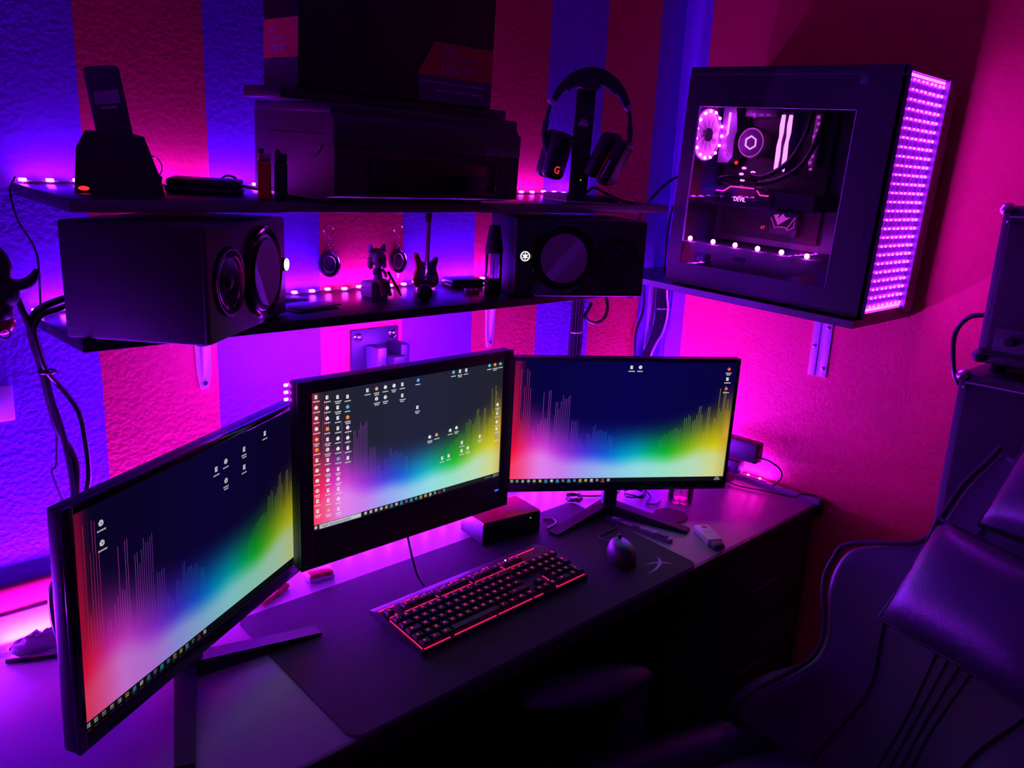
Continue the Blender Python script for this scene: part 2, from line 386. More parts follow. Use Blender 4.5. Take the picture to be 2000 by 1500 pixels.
# ================================================================== SHELVES
def shelf(name, label, x0, x1, y0, zt, th, m, tilt=0.0):
    t = thing(name, label, 'shelf', (0, YW, zt), (tilt, 0, 0))
    B().bounds((x0, y0 - YW, -th), (x1, -0.001, 0), 0.0012).obj('board', 'shelf_black', t)
    B().bounds((x0 - 0.0004, y0 - YW - 0.0006, -th + 0.001), (x1 + 0.0004, y0 - YW + 0.001, -0.001), 0.0004).obj('edge_band', m, t)
    return t
s_top = shelf('wall_shelf', 'black wall shelf carrying the printer and the headset', 0.325, 1.587, 1.139, 1.484, 0.017, 'shelf_edge_grey', R(2.2))
s_low = shelf('wall_shelf', 'black wall shelf carrying both loudspeakers and small ornaments', 0.330, 1.53, 1.150, 1.290, 0.016, 'shelf_black')
def plastic_bracket(x, label):
    t = thing('shelf_bracket', label, 'bracket', (x, YW, 0))
    B().prism([(-0.016, 1.274), (0.016, 1.274), (0.012, 1.16), (0.007, 1.132), (-0.007, 1.132), (-0.012, 1.16)], -0.004, 0, 'XZ').obj('wall_plate', 'frosted_plastic', t)
    B().prism([(-0.004, 1.273), (-0.12, 1.273), (-0.115, 1.268), (-0.02, 1.255), (-0.004, 1.15)], -0.003, 0.003, 'YZ').obj('arm_web', 'frosted_plastic', t)
    B().prism([(-0.016, -0.21), (0.016, -0.21), (0.016, 0), (-0.016, 0)], 1.2705, 1.2738).obj('shelf_plate', 'frosted_plastic', t)
    B().cyl((0, -0.004, 1.143), (0, -0.007, 1.143), 0.005, 0.004).obj('screw', 'chrome', t)
plastic_bracket(0.595, 'clear plastic shelf bracket on the red stripe under the left loudspeaker')
plastic_bracket(1.282, 'clear plastic shelf bracket on the red stripe under the spray bottle')

# ================================================================== PC SHELF + BRACKETS
TH = R(2.4)
ps = thing('wall_shelf', 'dark board shelf holding the glowing computer case in the corner', 'shelf', (1.645, 0.70, 1.254), (TH, 0, 0))
B().prism([(0, 0), (0.303, 0.0), (0.303, 0.655), (0, 0.655)], 0, 0.016).obj('board', 'shelf_black', ps)
B().bounds((-0.001, 0.0, 0.001), (0.001, 0.655, 0.015)).obj('edge_band', 'shelf_edge_grey', ps)
def steel_bracket(name, label, loc, rz, hh):
    t = thing('shelf_bracket', label, 'bracket', loc, (0, 0, rz))   # local: wall is +y, z up
    b = B(); b.bounds((-0.024, -0.004, 0), (-0.006, 0, hh), 0.0006); b.bounds((0.006, -0.004, 0), (0.024, 0, hh), 0.0006); b.bounds((-0.006, -0.001, 0), (0.006, 0.0, hh))
    b.obj('upright', 'steel_painted', t)
    B().bounds((-0.012, -0.14, hh - 0.004), (0.012, -0.001, hh), 0.0005).obj('arm', 'steel_painted', t)
    for x, z in ((0.015, 0.125), (-0.015, 0.075), (0.015, 0.022)):
        s = B().lathe([(0.0005, 0), (0.0045, 0), (0.0042, -0.002), (0.001, -0.003)], (x, -0.004, z), 'Y', 16).obj('screw', 'chrome', t)
        B().bounds((x - 0.003, -0.0075, z - 0.0006), (x + 0.003, -0.0068, z + 0.0006)).bounds((x - 0.0006, -0.0076, z - 0.003), (x + 0.0006, -0.0068, z + 0.003)).obj('cross_slot', 'black_plastic', s)
    return t
steel_bracket('b', 'steel bracket screwed to the red side wall under the computer shelf', (XR, 0.90, 1.072), R(-90), 0.187)
steel_bracket('b', 'steel bracket on the purple stripe beside the cable bundle', (1.913, YW, 1.055), 0, 0.2225)

# ================================================================== COMPUTER CASE
pc = thing('computer_case', 'black tower computer with side window and glowing infinity-mirror front', 'computer', (1.66, 0.6892, 1.2738), (TH, 0, 0))
CW, CD, CH = 0.235, 0.492, 0.488
B().bounds((0.002, 0.012, 0), (CW, CD, 0.018), 0.002).obj('bottom_panel', 'pc_case', pc)
B().bounds((0, 0.004, CH - 0.02), (CW, CD, CH), 0.003).obj('top_panel', 'pc_case', pc)
B().bounds((CW - 0.008, 0.012, 0.018), (CW, CD, CH - 0.02), 0.001).obj('far_panel', 'pc_case', pc)
b = B(); b.bounds((0.004, CD - 0.006, 0.018), (0.025, CD, CH - 0.02)); b.bounds((0.13, CD - 0.006, 0.018), (CW - 0.008, CD, CH - 0.02)); b.bounds((0.025, CD - 0.006, 0.42), (0.13, CD, CH - 0.02)); b.bounds((0.025, CD - 0.006, 0.018), (0.13, CD, 0.29)); b.obj('rear_panel', 'pc_case', pc)
b = B(); b.bounds((0, 0.004, 0.404), (0.004, CD, CH - 0.02)); b.bounds((0, 0.004, 0.0), (0.004, CD, 0.05)); b.bounds((0, 0.004, 0.05), (0.004, 0.09, 0.404)); b.bounds((0, 0.456, 0.05), (0.004, CD, 0.404)); b.obj('side_panel_frame', 'pc_case', pc)
wp = B().bounds((0.0005, 0.0895, 0.0495), (0.0035, 0.4565, 0.4045)).obj('window_pane', 'pane', pc)
b = B(); e = 0.0012
b.bounds((-0.001, 0.089, 0.403), (0.0038, 0.457, 0.403 + e)); b.bounds((-0.001, 0.089, 0.0495), (0.0038, 0.089 + e, 0.404)); b.bounds((-0.001, 0.4565 - e, 0.10), (0.0038, 0.4565, 0.404))
b.obj('lit_pane_edge', 'frost', wp)  # light refracted in the pane's edge, put into pale strips
B().box((0.001, 0.085, 0.462), (0.004, 0.018, 0.020), 0.001).obj('badge', 'grey_plastic', pc)
for z in (0.16, 0.33, 0.45): B().cyl((0.0, 0.03, z), (-0.002, 0.03, z), 0.002).obj('panel_screw', 'dark_grey', pc)
# front infinity mirror
b = B(); b.bounds((0, -0.002, 0), (0.003, 0.012, CH - 0.003)); b.bounds((0.193, -0.006, 0), (CW, 0.012, CH - 0.003)); b.bounds((0.003, -0.002, 0), (0.193, 0.012, 0.012)); b.bounds((0.003, -0.002, CH - 0.012), (0.193, 0.012, CH - 0.003)); b.obj('front_bezel', 'pc_case', pc)
mirror = B().quad((0.003, 0.008, 0.012), (0.193, 0.008, 0.012), (0.193, 0.008, CH - 0.012), (0.003, 0.008, CH - 0.012)).obj('mirror_panel', 'mirror_backing', pc, smooth=False)
lm = B().box((0, 0, 0), (0.0085, 0.003, 0.0055), 0.001).mesh('led_and_reflection'); lm.materials.append(MATS['led_mirror'])
rows = 26
for i in range(rows):
    z = 0.022 + i * (CH - 0.046) / (rows - 1)
    for j in range(8):
        x = 0.186 - (j // 2) * 0.046 * 0.95 - (j % 2) * 0.019
        o = link('led_and_reflection', lm, None, mirror, (x, 0.004, z)); s_ = 1.0 - 0.055 * j; o.scale = (s_, 1, s_)  # inner columns are mirror reflections of the right one, built as glowing boxes
for j in range(14):
    link('led_and_reflection', lm, None, mirror, (0.02 + j * 0.0127, 0.004, 0.0165)); link('led_and_reflection', lm, None, mirror, (0.02 + j * 0.0127, 0.004, CH - 0.0165))
# feet and top knob
for y in (0.05, 0.44):
    for x in (0.03, 0.2): B().cyl((x, y, -0.004), (x, y, 0.001), 0.012).obj('foot', 'rubber', pc)
B().cyl((0.11, 0.30, CH - 0.001), (0.11, 0.30, CH + 0.012), 0.004).obj('antenna_stub', 'pc_case', pc)
# interior
PX = 0.165
mb = B().bounds((PX, 0.205, 0.115), (PX + 0.003, 0.462, 0.425)).obj('motherboard', 'pcb', pc)
B().bounds((PX + 0.012, 0.02, 0.1), (PX + 0.014, 0.485, 0.465)).obj('motherboard_tray', 'pc_metal', pc)
B().prism([(0.468, 0.41), (0.435, 0.41), (0.425, 0.36), (0.430, 0.34), (0.428, 0.30), (0.440, 0.285), (0.468, 0.285)], PX - 0.045, PX, 'YZ').obj('port_shroud', 'pc_grey', mb)
B().prism([(0.452, 0.40), (0.447, 0.40), (0.447, 0.352), (0.452, 0.345)], PX - 0.0465, PX - 0.044, 'YZ').obj('shroud_light', 'ram_light', mb)
text('lettering', 'AORUS', 0.011, 'logo_light', mb, frame_m((PX - 0.0458, 0.440, 0.300), (0, 0, 1), (0, 1, 0)))
B().bounds((PX - 0.03, 0.34, 0.392), (PX, 0.42, 0.412), 0.003).obj('heatsink', 'pc_grey', mb)
for k in range(3): B().bounds((PX - 0.031, 0.352 + k * 0.018, 0.396 + 0.0), (PX - 0.0295, 0.364 + k * 0.018, 0.400)).obj('heatsink_plate', 'frost', mb)
B().ball((PX - 0.025, 0.395, 0.398), (0.006, 0.008, 0.008)).obj('heatsink_cap', 'frost', mb)
pump = B().lathe([(0.001, 0), (0.030, 0), (0.036, 0.008), (0.036, 0.028), (0.032, 0.034), (0.001, 0.034)], (PX - 0.055, 0.378, 0.334), 'X', 32).obj('cooler_pump', 'pc_metal', pc)
B().torus((PX - 0.056, 0.378, 0.334), 0.0315, 0.0016, 'X', 36, 6).obj('pump_ring', 'logo_light', pump)
hexo = [(0.378 + 0.0145 * math.cos(R(30 + 60 * k)), 0.334 + 0.0145 * math.sin(R(30 + 60 * k))) for k in range(7)]
B().tube([(PX - 0.0565, *p) for p in hexo], 0.0017, seg=6, sub=1).obj('hexagon_emblem', 'ram_light', pump)
for k, y in enumerate((0.312, 0.294)):
    st = B().bounds((PX - 0.04, y - 0.0035, 0.272), (PX, y + 0.0035, 0.404), 0.001).obj('memory_stick', 'pc_grey', mb)
    poly = [(y - 0.003, 0.275), (y + 0.003, 0.279), (y + 0.0045, 0.33), (y + 0.002, 0.35), (y + 0.0045, 0.375), (y + 0.003, 0.398), (y - 0.003, 0.398), (y - 0.0045, 0.36), (y - 0.002, 0.34), (y - 0.0045, 0.31)]
    B().prism(poly, PX - 0.046, PX - 0.040, 'YZ').obj('light_bar', 'ram_light', st)
B().bounds((PX - 0.02, 0.232, 0.29), (PX - 0.004, 0.248, 0.404), 0.004).obj('lit_cable', 'frost', pc)
for k in range(9): B().box((PX - 0.021, 0.24 + random.uniform(-0.004, 0.004), 0.285 + k * 0.014), (0.003, 0.007, 0.006), 0.001).obj('cable_light', 'logo_light', pc)
B().tube([(PX - 0.06, 0.36, 0.262), (PX - 0.07, 0.32, 0.262), (PX - 0.07, 0.27, 0.295), (PX - 0.06, 0.245, 0.35), (PX - 0.05, 0.238, 0.42), (PX - 0.05, 0.238, 0.46)], 0.006).obj('coolant_hose', 'rubber', pc)
B().tube([(PX - 0.06, 0.345, 0.245), (PX - 0.075, 0.29, 0.255), (PX - 0.075, 0.235, 0.29), (PX - 0.065, 0.212, 0.35), (PX - 0.05, 0.208, 0.42), (PX - 0.05, 0.208, 0.46)], 0.006).obj('coolant_hose', 'rubber', pc)
B().tube([(PX - 0.03, 0.41, 0.23), (PX - 0.09, 0.43, 0.242), (PX - 0.1, 0.40, 0.255), (PX - 0.06, 0.34, 0.25)], 0.003).obj('power_lead', 'rubber', pc)
for y, z in ((0.395, 0.276), (0.40, 0.262), (0.37, 0.268), (0.395, 0.248), (0.348, 0.243), (0.332, 0.262)): B().ball((PX - 0.04, y, z), (0.004, 0.006, 0.003)).obj('glow_bead', 'ram_light', mb)  # small glowing beads at bright spots on the board
B().ball((PX - 0.05, 0.412, 0.287), 0.0045).obj('status_light', 'red_light', mb)
# graphics card
GX = 0.035
gpu = B().prism([(0.465, 0.197), (0.465, 0.222), (0.405, 0.230), (0.395, 0.236), (0.29, 0.236), (0.278, 0.228), (0.165, 0.232), (0.165, 0.197)], GX + 0.006, PX - 0.01, 'YZ').obj('graphics_card', 'pc_case', pc)
B().bounds((GX, 0.26, 0.190), (GX + 0.006, 0.46, 0.222), 0.002).obj('card_shroud', 'key_black', gpu)
B().tube([(GX - 0.001, 0.405, 0.2225), (GX - 0.001, 0.385, 0.2225), (GX - 0.001, 0.368, 0.234), (GX - 0.001, 0.308, 0.234)], 0.0016, seg=6, sub=1).obj('card_light', 'line_light', gpu)
B().tube([(GX - 0.001, 0.300, 0.2305), (GX - 0.001, 0.291, 0.221), (GX - 0.001, 0.270, 0.221)], 0.0016, seg=6, sub=1).obj('card_light', 'line_light', gpu)
text('lettering', 'DEVIL', 0.014, 'ram_light', gpu, at_side(GX - 0.0008, 0.356, 0.203), squash=0.85)
for z in (0.197, 0.190):
    for y0, y1 in ((0.385, 0.362), (0.360, 0.330)): B().bounds((PX - 0.05, y1, z), (PX - 0.048, y0, z + 0.0014)).obj('slot_light', 'line_light', mb)
B().ball((PX - 0.05, 0.392, 0.195), (0.003, 0.004, 0.006)).obj('status_light', 'red_light', mb)
# chipset plate with bird emblem
cp = B().bounds((PX - 0.02, 0.248, 0.150), (PX, 0.318, 0.205), 0.002).obj('chipset_plate', 'pc_case', mb); cp.location.z = -0.020
B().prism([(0.310, 0.196), (0.296, 0.199), (0.300, 0.186), (0.287, 0.201), (0.280, 0.193), (0.268, 0.194), (0.296, 0.174)], PX - 0.0215, PX - 0.0195, 'YZ').obj('bird_emblem', 'logo_light', cp)
B().tube([(PX - 0.021, 0.316, 0.190), (PX - 0.021, 0.302, 0.166), (PX - 0.021, 0.296, 0.170), (PX - 0.021, 0.275, 0.170), (PX - 0.021, 0.270, 0.164), (PX - 0.021, 0.256, 0.172), (PX - 0.021, 0.255, 0.196), (PX - 0.021, 0.272, 0.168)], 0.0009, seg=6, sub=1).obj('emblem_outline', 'logo_light', cp)
text('lettering', '47', 0.012, 'red_light', mb, at_side(PX - 0.012, 0.345, 0.139))
# power supply shroud with LEDs
sh = B().bounds((0.028, 0.10, 0.018), (PX + 0.01, 0.485, 0.098), 0.002).obj('power_supply_shroud', 'pc_grey', pc)
for k, y in enumerate((0.455, 0.391, 0.332, 0.274, 0.215, 0.155)): B().ball((0.03, y, 0.105), (0.004, 0.0058, 0.0058), 12, 8).obj('shroud_led', 'led_pc', sh)
B().bounds((0.0255, 0.392, 0.052), (0.0285, 0.432, 0.075)).obj('display_plate', 'key_black', sh)
text('lettering', '3Q', 0.014, 'print_white', sh, at_side(0.025, 0.428, 0.057))
B().bounds((0.026, 0.30, 0.07), (0.0282, 0.33, 0.078)).obj('maker_plate', 'dark_grey', sh)
# rear fan
fan = B().torus((0.062, 0.470, 0.345), 0.058, 0.004, 'Y', 40, 8).obj('rear_fan', 'pc_grey', pc)
B().lathe([(0.001, 0), (0.055, 0), (0.055, 0.002), (0.001, 0.002)], (0.062, 0.472, 0.345), 'Y', 36).obj('fan_disc', 'frost', fan)
B().lathe([(0.001, 0), (0.015, 0), (0.015, 0.008), (0.001, 0.008)], (0.062, 0.462, 0.345), 'Y', 24).obj('fan_hub', 'black_plastic', fan)
for k in range(9):
    a = R(40 * k); p = lambda r, t: (0.062 + r * math.cos(a + t), 0.345 + r * math.sin(a + t))
    B().prism([p(0.014, 0), p(0.05, 0.25), p(0.05, 0.52), p(0.014, 0.35)], 0.466, 0.468, 'XZ').obj('fan_blade', 'frost', fan)
for k in range(15):
    a = R(24 * k); B().ball((0.062 + 0.053 * math.cos(a), 0.462, 0.345 + 0.053 * math.sin(a)), 0.0035, 10, 6).obj('fan_led', 'led_pc', fan)

# ================================================================== LOUDSPEAKERS
def speaker(label, A, ang, woofer_right):
    """lies on its side; local x along the front (0..L), -y is the front, z up; A = near-left bottom front corner"""
    L_, D_, H_ = 0.278, 0.198, 0.157
    t = thing('loudspeaker', label, 'loudspeaker', A, (0, 0, ang), 'studio monitors on the lower shelf')
    B().bounds((0, 0.004, 0.003), (L_, D_, H_), 0.004).obj('cabinet', 'black_vinyl', t)
    B().bounds((0, 0, 0.003), (L_, 0.012, H_), 0.005).obj('baffle', 'black_satin', t)
    wx, tx = (0.178, 0.062) if woofer_right else (0.098, 0.215)
    zc = H_ / 2 + 0.002
    wf = B().lathe([(0.069, 0.0), (0.069, -0.004), (0.065, -0.007), (0.060, -0.005), (0.060, 0.001)], (wx, 0, zc), 'Y', 48).obj('woofer_ring', 'black_gloss', t)
    B().lathe([(0.060, -0.002), (0.056, -0.006), (0.051, -0.005), (0.048, 0.0)], (wx, 0, zc), 'Y', 48).obj('surround', 'rubber', wf)
    B().lathe([(0.049, -0.0015), (0.034, 0.004), (0.022, 0.009), (0.001, 0.010)], (wx, -0.008, zc), 'Y', 48).obj('cone', 'cone', wf)
    B().lathe([(0.020, 0.0), (0.018, -0.004), (0.010, -0.008), (0.001, -0.009)], (wx, -0.001, zc), 'Y', 32).obj('dust_cap', 'cone', wf)
    for k in range(4):
        a = R(45 + 90 * k); B().cyl((wx + 0.0635 * math.cos(a), -0.006, zc + 0.0635 * math.sin(a)), (wx + 0.0635 * math.cos(a), -0.0085, zc + 0.0635 * math.sin(a)), 0.003, seg=10).obj('screw', 'black_plastic', wf)
    tw = B().lathe([(0.047, 0.0), (0.047, -0.003), (0.042, -0.004), (0.030, 0.001), (0.016, 0.006), (0.001, 0.006)], (tx, -0.001, zc), 'Y', 40).obj('tweeter_horn', 'black_gloss', t)
    B().ball((tx, 0.002, zc), (0.012, 0.008, 0.012)).obj('tweeter_dome', 'black_gloss', tw)
    lx = wx + 0.085 if woofer_right else wx - 0.080
    bd = B().cyl((lx, 0.001, zc + 0.003), (lx, -0.006, zc + 0.003), 0.0105).obj('badge', 'black_plastic', t)
    g = B(); g.torus((lx, -0.0068, zc + 0.003), 0.0088, 0.0009, 'Y', 28, 6)
    for k in range(3):
        a = R(30 + 60 * k); dx, dz = 0.0058 * math.cos(a), 0.0058 * math.sin(a)
        g.cyl((lx - dx, -0.0068, zc + 0.003 - dz), (lx + dx, -0.0068, zc + 0.003 + dz), 0.0009, seg=6)
    g.ball((lx, -0.0068, zc + 0.003), (0.0026, 0.0009, 0.0026), 10, 8)
    g.obj('crossed_forks_emblem', 'white_light', bd, label='lit white round emblem')
    for x in (0.02, L_ - 0.02):
        for y in (0.02, D_ - 0.02): B().cyl((x, y, 0), (x, y, 0.004), 0.009).obj('foot', 'rubber', t)
    return t
speaker('black studio loudspeaker lying sideways by the cable bundle, turned to the right', (0.447, 1.021, 1.290), R(41), True)
speaker('black studio loudspeaker lying sideways beside the spray bottle, facing the room', (1.128, 1.160, 1.290), R(-28), False)

# ================================================================== MONITORS
def s2l(c): return tuple(((x / 255) / 12.92 if x / 255 <= 0.04045 else ((x / 255 + 0.055) / 1.055) ** 2.4) for x in c)
HUE = [(0, (255, 15, 60)), (.035, (255, 30, 90)), (.09, (225, 40, 190)), (.16, (215, 60, 225)), (.25, (160, 50, 235)), (.33, (80, 50, 235)), (.42, (20, 95, 235)), (.50, (0, 160, 225)), (.57, (0, 185, 195)), (.64, (0, 190, 120)), (.71, (15, 195, 40)), (.79, (110, 195, 25)), (.88, (190, 200, 20)), (.95, (220, 205, 10)), (1.0, (215, 165, 60))]
CLD = [(0, (255, 60, 95)), (.05, (250, 80, 150)), (.13, (235, 130, 245)), (.24, (205, 130, 245)), (.34, (160, 165, 250)), (.46, (150, 200, 240)), (.58, (150, 225, 235)), (.72, (160, 230, 205)), (.86, (190, 225, 190)), (.95, (215, 220, 140)), (1.0, (205, 190, 110))]
def ramp(T, u):
    for (a, ca), (b, cb) in zip(T, T[1:]):
        if u <= b:
            t = (u - a) / (b - a); return tuple(x + (y - x) * t for x, y in zip(ca, cb))
    return T[-1][1]
def sm(a, b, x):
    t = max(0, min(1, (x - a) / (b - a))); return t * t * (3 - 2 * t)
def wall_col(u, v, dk=(10, 4, 72)):
    h = ramp(HUE, u); c = ramp(CLD, u)
    top = 0.14 + 0.10 * math.exp(-((u - .12) / .10) ** 2) + 0.09 * sm(.6, 1, u) + 0.012 * math.sin(u * 23)
    cl = 1 - sm(top - 0.07, top + 0.09, v)
    k = abs(2 * u - 1); gl_h = 0.36 + 0.30 * k ** 2.2
    gl = 1 - sm(top, gl_h + 0.16, v)
    if u < 0.05: gl = max(gl, (1 - sm(0.012, 0.05, u)) * (1 - 0.55 * v))
    if u > 0.90: gl = max(gl, sm(.9, 1, u) * (1 - sm(.35, .85, v)))
    dark = (dk[0], dk[1], dk[2] - 18 * k)
    col = [d + (a - d) * gl for d, a in zip(dark, h)]
    col = [p + (q - p) * cl for p, q in zip(col, c)]
    return s2l([max(0, min(255, x)) for x in col])
def col_mesh(name, quads):
    """quads: list of (four (x,z) corners, four linear colours); faces -y"""
    vs, fs, cs = [], [], []
    for P, Cc in quads:
        i = len(vs); vs += [(p[0], 0, p[1]) for p in P]; fs.append((i, i + 1, i + 2, i + 3)); cs += Cc
    me = bpy.data.meshes.new(name); me.from_pydata(vs, [], fs); a = me.color_attributes.new('Col', 'FLOAT_COLOR', 'POINT')
    a.data.foreach_set('color', [x for c in cs for x in (*c, 1)]); return me
TB = 0.036   # height share of the taskbar
def wallpaper_mesh(dk):
    nx, ny = 56, 30; vs, fs, cs = [], [], []
    for j in range(ny + 1):
        for i in range(nx + 1):
            u, v = i / nx, j / ny; vs.append((u - .5, 0, TB + v * (1 - TB) - .5)); cs.append(wall_col(u, v, dk))
    for j in range(ny):
        for i in range(nx): a = j * (nx + 1) + i; fs.append((a, a + 1, a + nx + 2, a + nx + 1))
    me = bpy.data.meshes.new('wallpaper'); me.from_pydata(vs, [], fs); a = me.color_attributes.new('Col', 'FLOAT_COLOR', 'POINT')
    a.data.foreach_set('color', [x for c in cs for x in (*c, 1)]); return me
BARS = []
def grp(u0, u1, tops, st=0.0075):
    n = max(1, int((u1 - u0) / st))
    for i in range(n): BARS.append((u0 + (u1 - u0) * (i + .5) / n, tops[int(i * len(tops) / n)] + random.uniform(-.01, .01)))
grp(.026, .078, (.93, .5, .78, .93, .93, .78, .78)); grp(.086, .12, (.42, .36, .48)); grp(.122, .168, (.52, .75, .52, .52, .75, .75))
grp(.185, .255, (.66, .60, .67, .71, .69, .68, .71, .71)); grp(.262, .296, (.50, .49, .50, .51)); grp(.30, .33, (.34, .30))
grp(.335, .36, (.40, .36)); grp(.362, .43, (.46, .41, .42, .42, .41, .40)); grp(.434, .46, (.38, .37, .36)); grp(.53, .562, (.20, .20, .19))
grp(.672, .775, (.33, .36, .38, .40, .41, .42, .43, .43, .43)); grp(.78, .815, (.52, .55, .53)); grp(.82, .868, (.50, .55, .62, .62, .55)); grp(.872, .91, (.40, .62, .62, .45)); grp(.92, .99, (.52, .78, .60, .58, .80, .76, .60, .68, .58), .0068)
def lines_mesh(dk):
    q = []
    for u, top in BARS:
        w = .0013; n = 7; lo = 0.16; h = ramp(HUE, u); h = s2l([min(255, x * .9 + 38) for x in h])
        for k in range(n):
            v0, v1 = lo + (top - lo) * k / n, lo + (top - lo) * (k + 1) / n
            def cc(v):
                t = sm(lo, lo + .35 * (top - lo) + .02, v) * (0.34 + 0.22 * (v - lo) / (top - lo)); b_ = wall_col(u, v, dk); return tuple(b_[m] + (h[m] - b_[m]) * t for m in range(3))
            z = lambda v: TB + v * (1 - TB) - .5
            q.append((((u - w / 2 - .5, z(v0)), (u + w / 2 - .5, z(v0)), (u + w / 2 - .5, z(v1)), (u - w / 2 - .5, z(v1))), [cc(v0), cc(v0), cc(v1), cc(v1)]))
    return col_mesh('light_bars', q)
def rect(q, u, v, w, h, c, asp):
    """u,v centre in screen shares (v from bottom); w,h in shares of the width"""
    c = s2l(c); x0, x1 = u - w / 2 - .5, u + w / 2 - .5; z0, z1 = v - h * asp / 2 - .5, v + h * asp / 2 - .5
    q.append((((x0, z0), (x1, z0), (x1, z1), (x0, z1)), [c] * 4))
def icon(q, u, v, asp, kind=None):
    pal = {'w': (235, 235, 240), 'o': (240, 150, 60), 'b': (80, 170, 230), 'r': (215, 60, 50), 'g': (150, 205, 60), 't': (60, 190, 180)}
    kind = kind or random.choice('wwwwwwwwwwob')
    c = pal[kind]
    if kind == 'w' and random.random() < .6:
        rect(q, u, v, .0115, .0150, c, asp); rect(q, u + .002, v + .002, .005, .006, (120, 120, 140), asp)
    else:
        rect(q, u, v + .001, .0085, .0150, c, asp); rect(q, u, v, .0150, .0090, c, asp); rect(q, u + .001, v, .006, .006, (60, 60, 90) if kind == 'w' else (250, 250, 250), asp)
    n = random.randint(2, 3); x = u - .0125
    for r_ in range(random.choice((1, 1, 2))):
        x = u - .013 + .004 * r_
        while x < u + .012 - .004 * r_:
            w = random.uniform(.0025, .006); rect(q, x + w / 2, v - (.018 + .0075 * r_) * asp, w, .0042, (215, 215, 220), asp); x += w + .0012
def taskbar(q, asp, search):
    rect(q, .5, TB / 2, 1.0, TB / asp, (16, 16, 24), asp)
    x = .011
    for dx in (-.0032, .0032):
        for dz in (-.0032, .0032): rect(q, x + dx, TB / 2 + dz * asp, .0055, .0055, (235, 235, 240), asp)
    x = .035
    if search: rect(q, .125, TB / 2, .195, TB / asp * .96, (225, 225, 235), asp); x = .245
    cs = ['w', 'w', 'w', 'w', 'o', 'b', 'w', 'b', 'v', 't', 'b', 'o', 'y', 'w', 'g', 'r', 'w']
    cm = {'w': (225, 225, 230), 'o': (235, 190, 90), 'b': (70, 160, 215), 'v': (150, 110, 210), 't': (40, 190, 215), 'y': (230, 215, 80), 'g': (150, 160, 170), 'r': (215, 50, 50)}
    for i, k in enumerate(cs):
        rect(q, x, TB / 2, .012, .012, cm[k], asp); rect(q, x + .0015, TB / 2 - .001, .0045, .0045, (60, 60, 80), asp)
        if i > 3 and i % 2: rect(q, x, .003, .018, .0014, (120, 160, 200), asp)
        x += .0262
    for k in range(2): rect(q, .972, TB * (.68 - .36 * k), (.018, .028)[k], .0045, (220, 220, 225), asp)
    if search:
        for k in range(4): rect(q, .915 + k * .009, TB / 2, .005, .005, (215, 215, 220), asp)
        rect(q, .992, TB / 2, .009, .009, (225, 225, 230), asp)
DARK = {'screen_left': (16, 6, 62), 'screen_centre': (24, 24, 56), 'screen_right': (9, 4, 78)}
def screen(parent, matname, w, h, m, icons, search=False):
    """m maps the flat screen (x,z in metres, facing -y) into the thing"""
    asp = w / h; WP, LN = wallpaper_mesh(DARK[matname]), lines_mesh(DARK[matname])
    for nm, src, off in (('screen', WP, 0.0), ('wallpaper_lines', LN, -0.0004)):
        me = src.copy(); me.transform(m @ Matrix.Translation((0, off, 0)) @ Matrix.Diagonal((w, 1, h, 1)))
        me.materials.clear(); me.materials.append(MATS[matname + ('' if nm == 'screen' else '_lines')])
        o = link(nm, me, None, parent)
        if nm == 'screen': scr = o
        else: o.parent = scr; o['kind'] = 'stuff'
    q = []; taskbar(q, asp, search); tb = col_mesh('taskbar', q); tb.transform(m @ Matrix.Translation((0, -0.0003, 0)) @ Matrix.Diagonal((w, 1, h, 1))); tb.materials.append(MATS[matname + '_lines']); link('taskbar', tb, None, scr)
    q = []
    for it in icons: icon(q, it[0], it[1], asp, it[2] if len(it) > 2 else None)
    ic = col_mesh('desktop_icons', q); ic.transform(m @ Matrix.Translation((0, -0.0006, 0)) @ Matrix.Diagonal((w, 1, h, 1))); ic.materials.append(MATS[matname + '_lines']); o = link('desktop_icons', ic, None, scr); o['kind'] = 'stuff'
    return scr
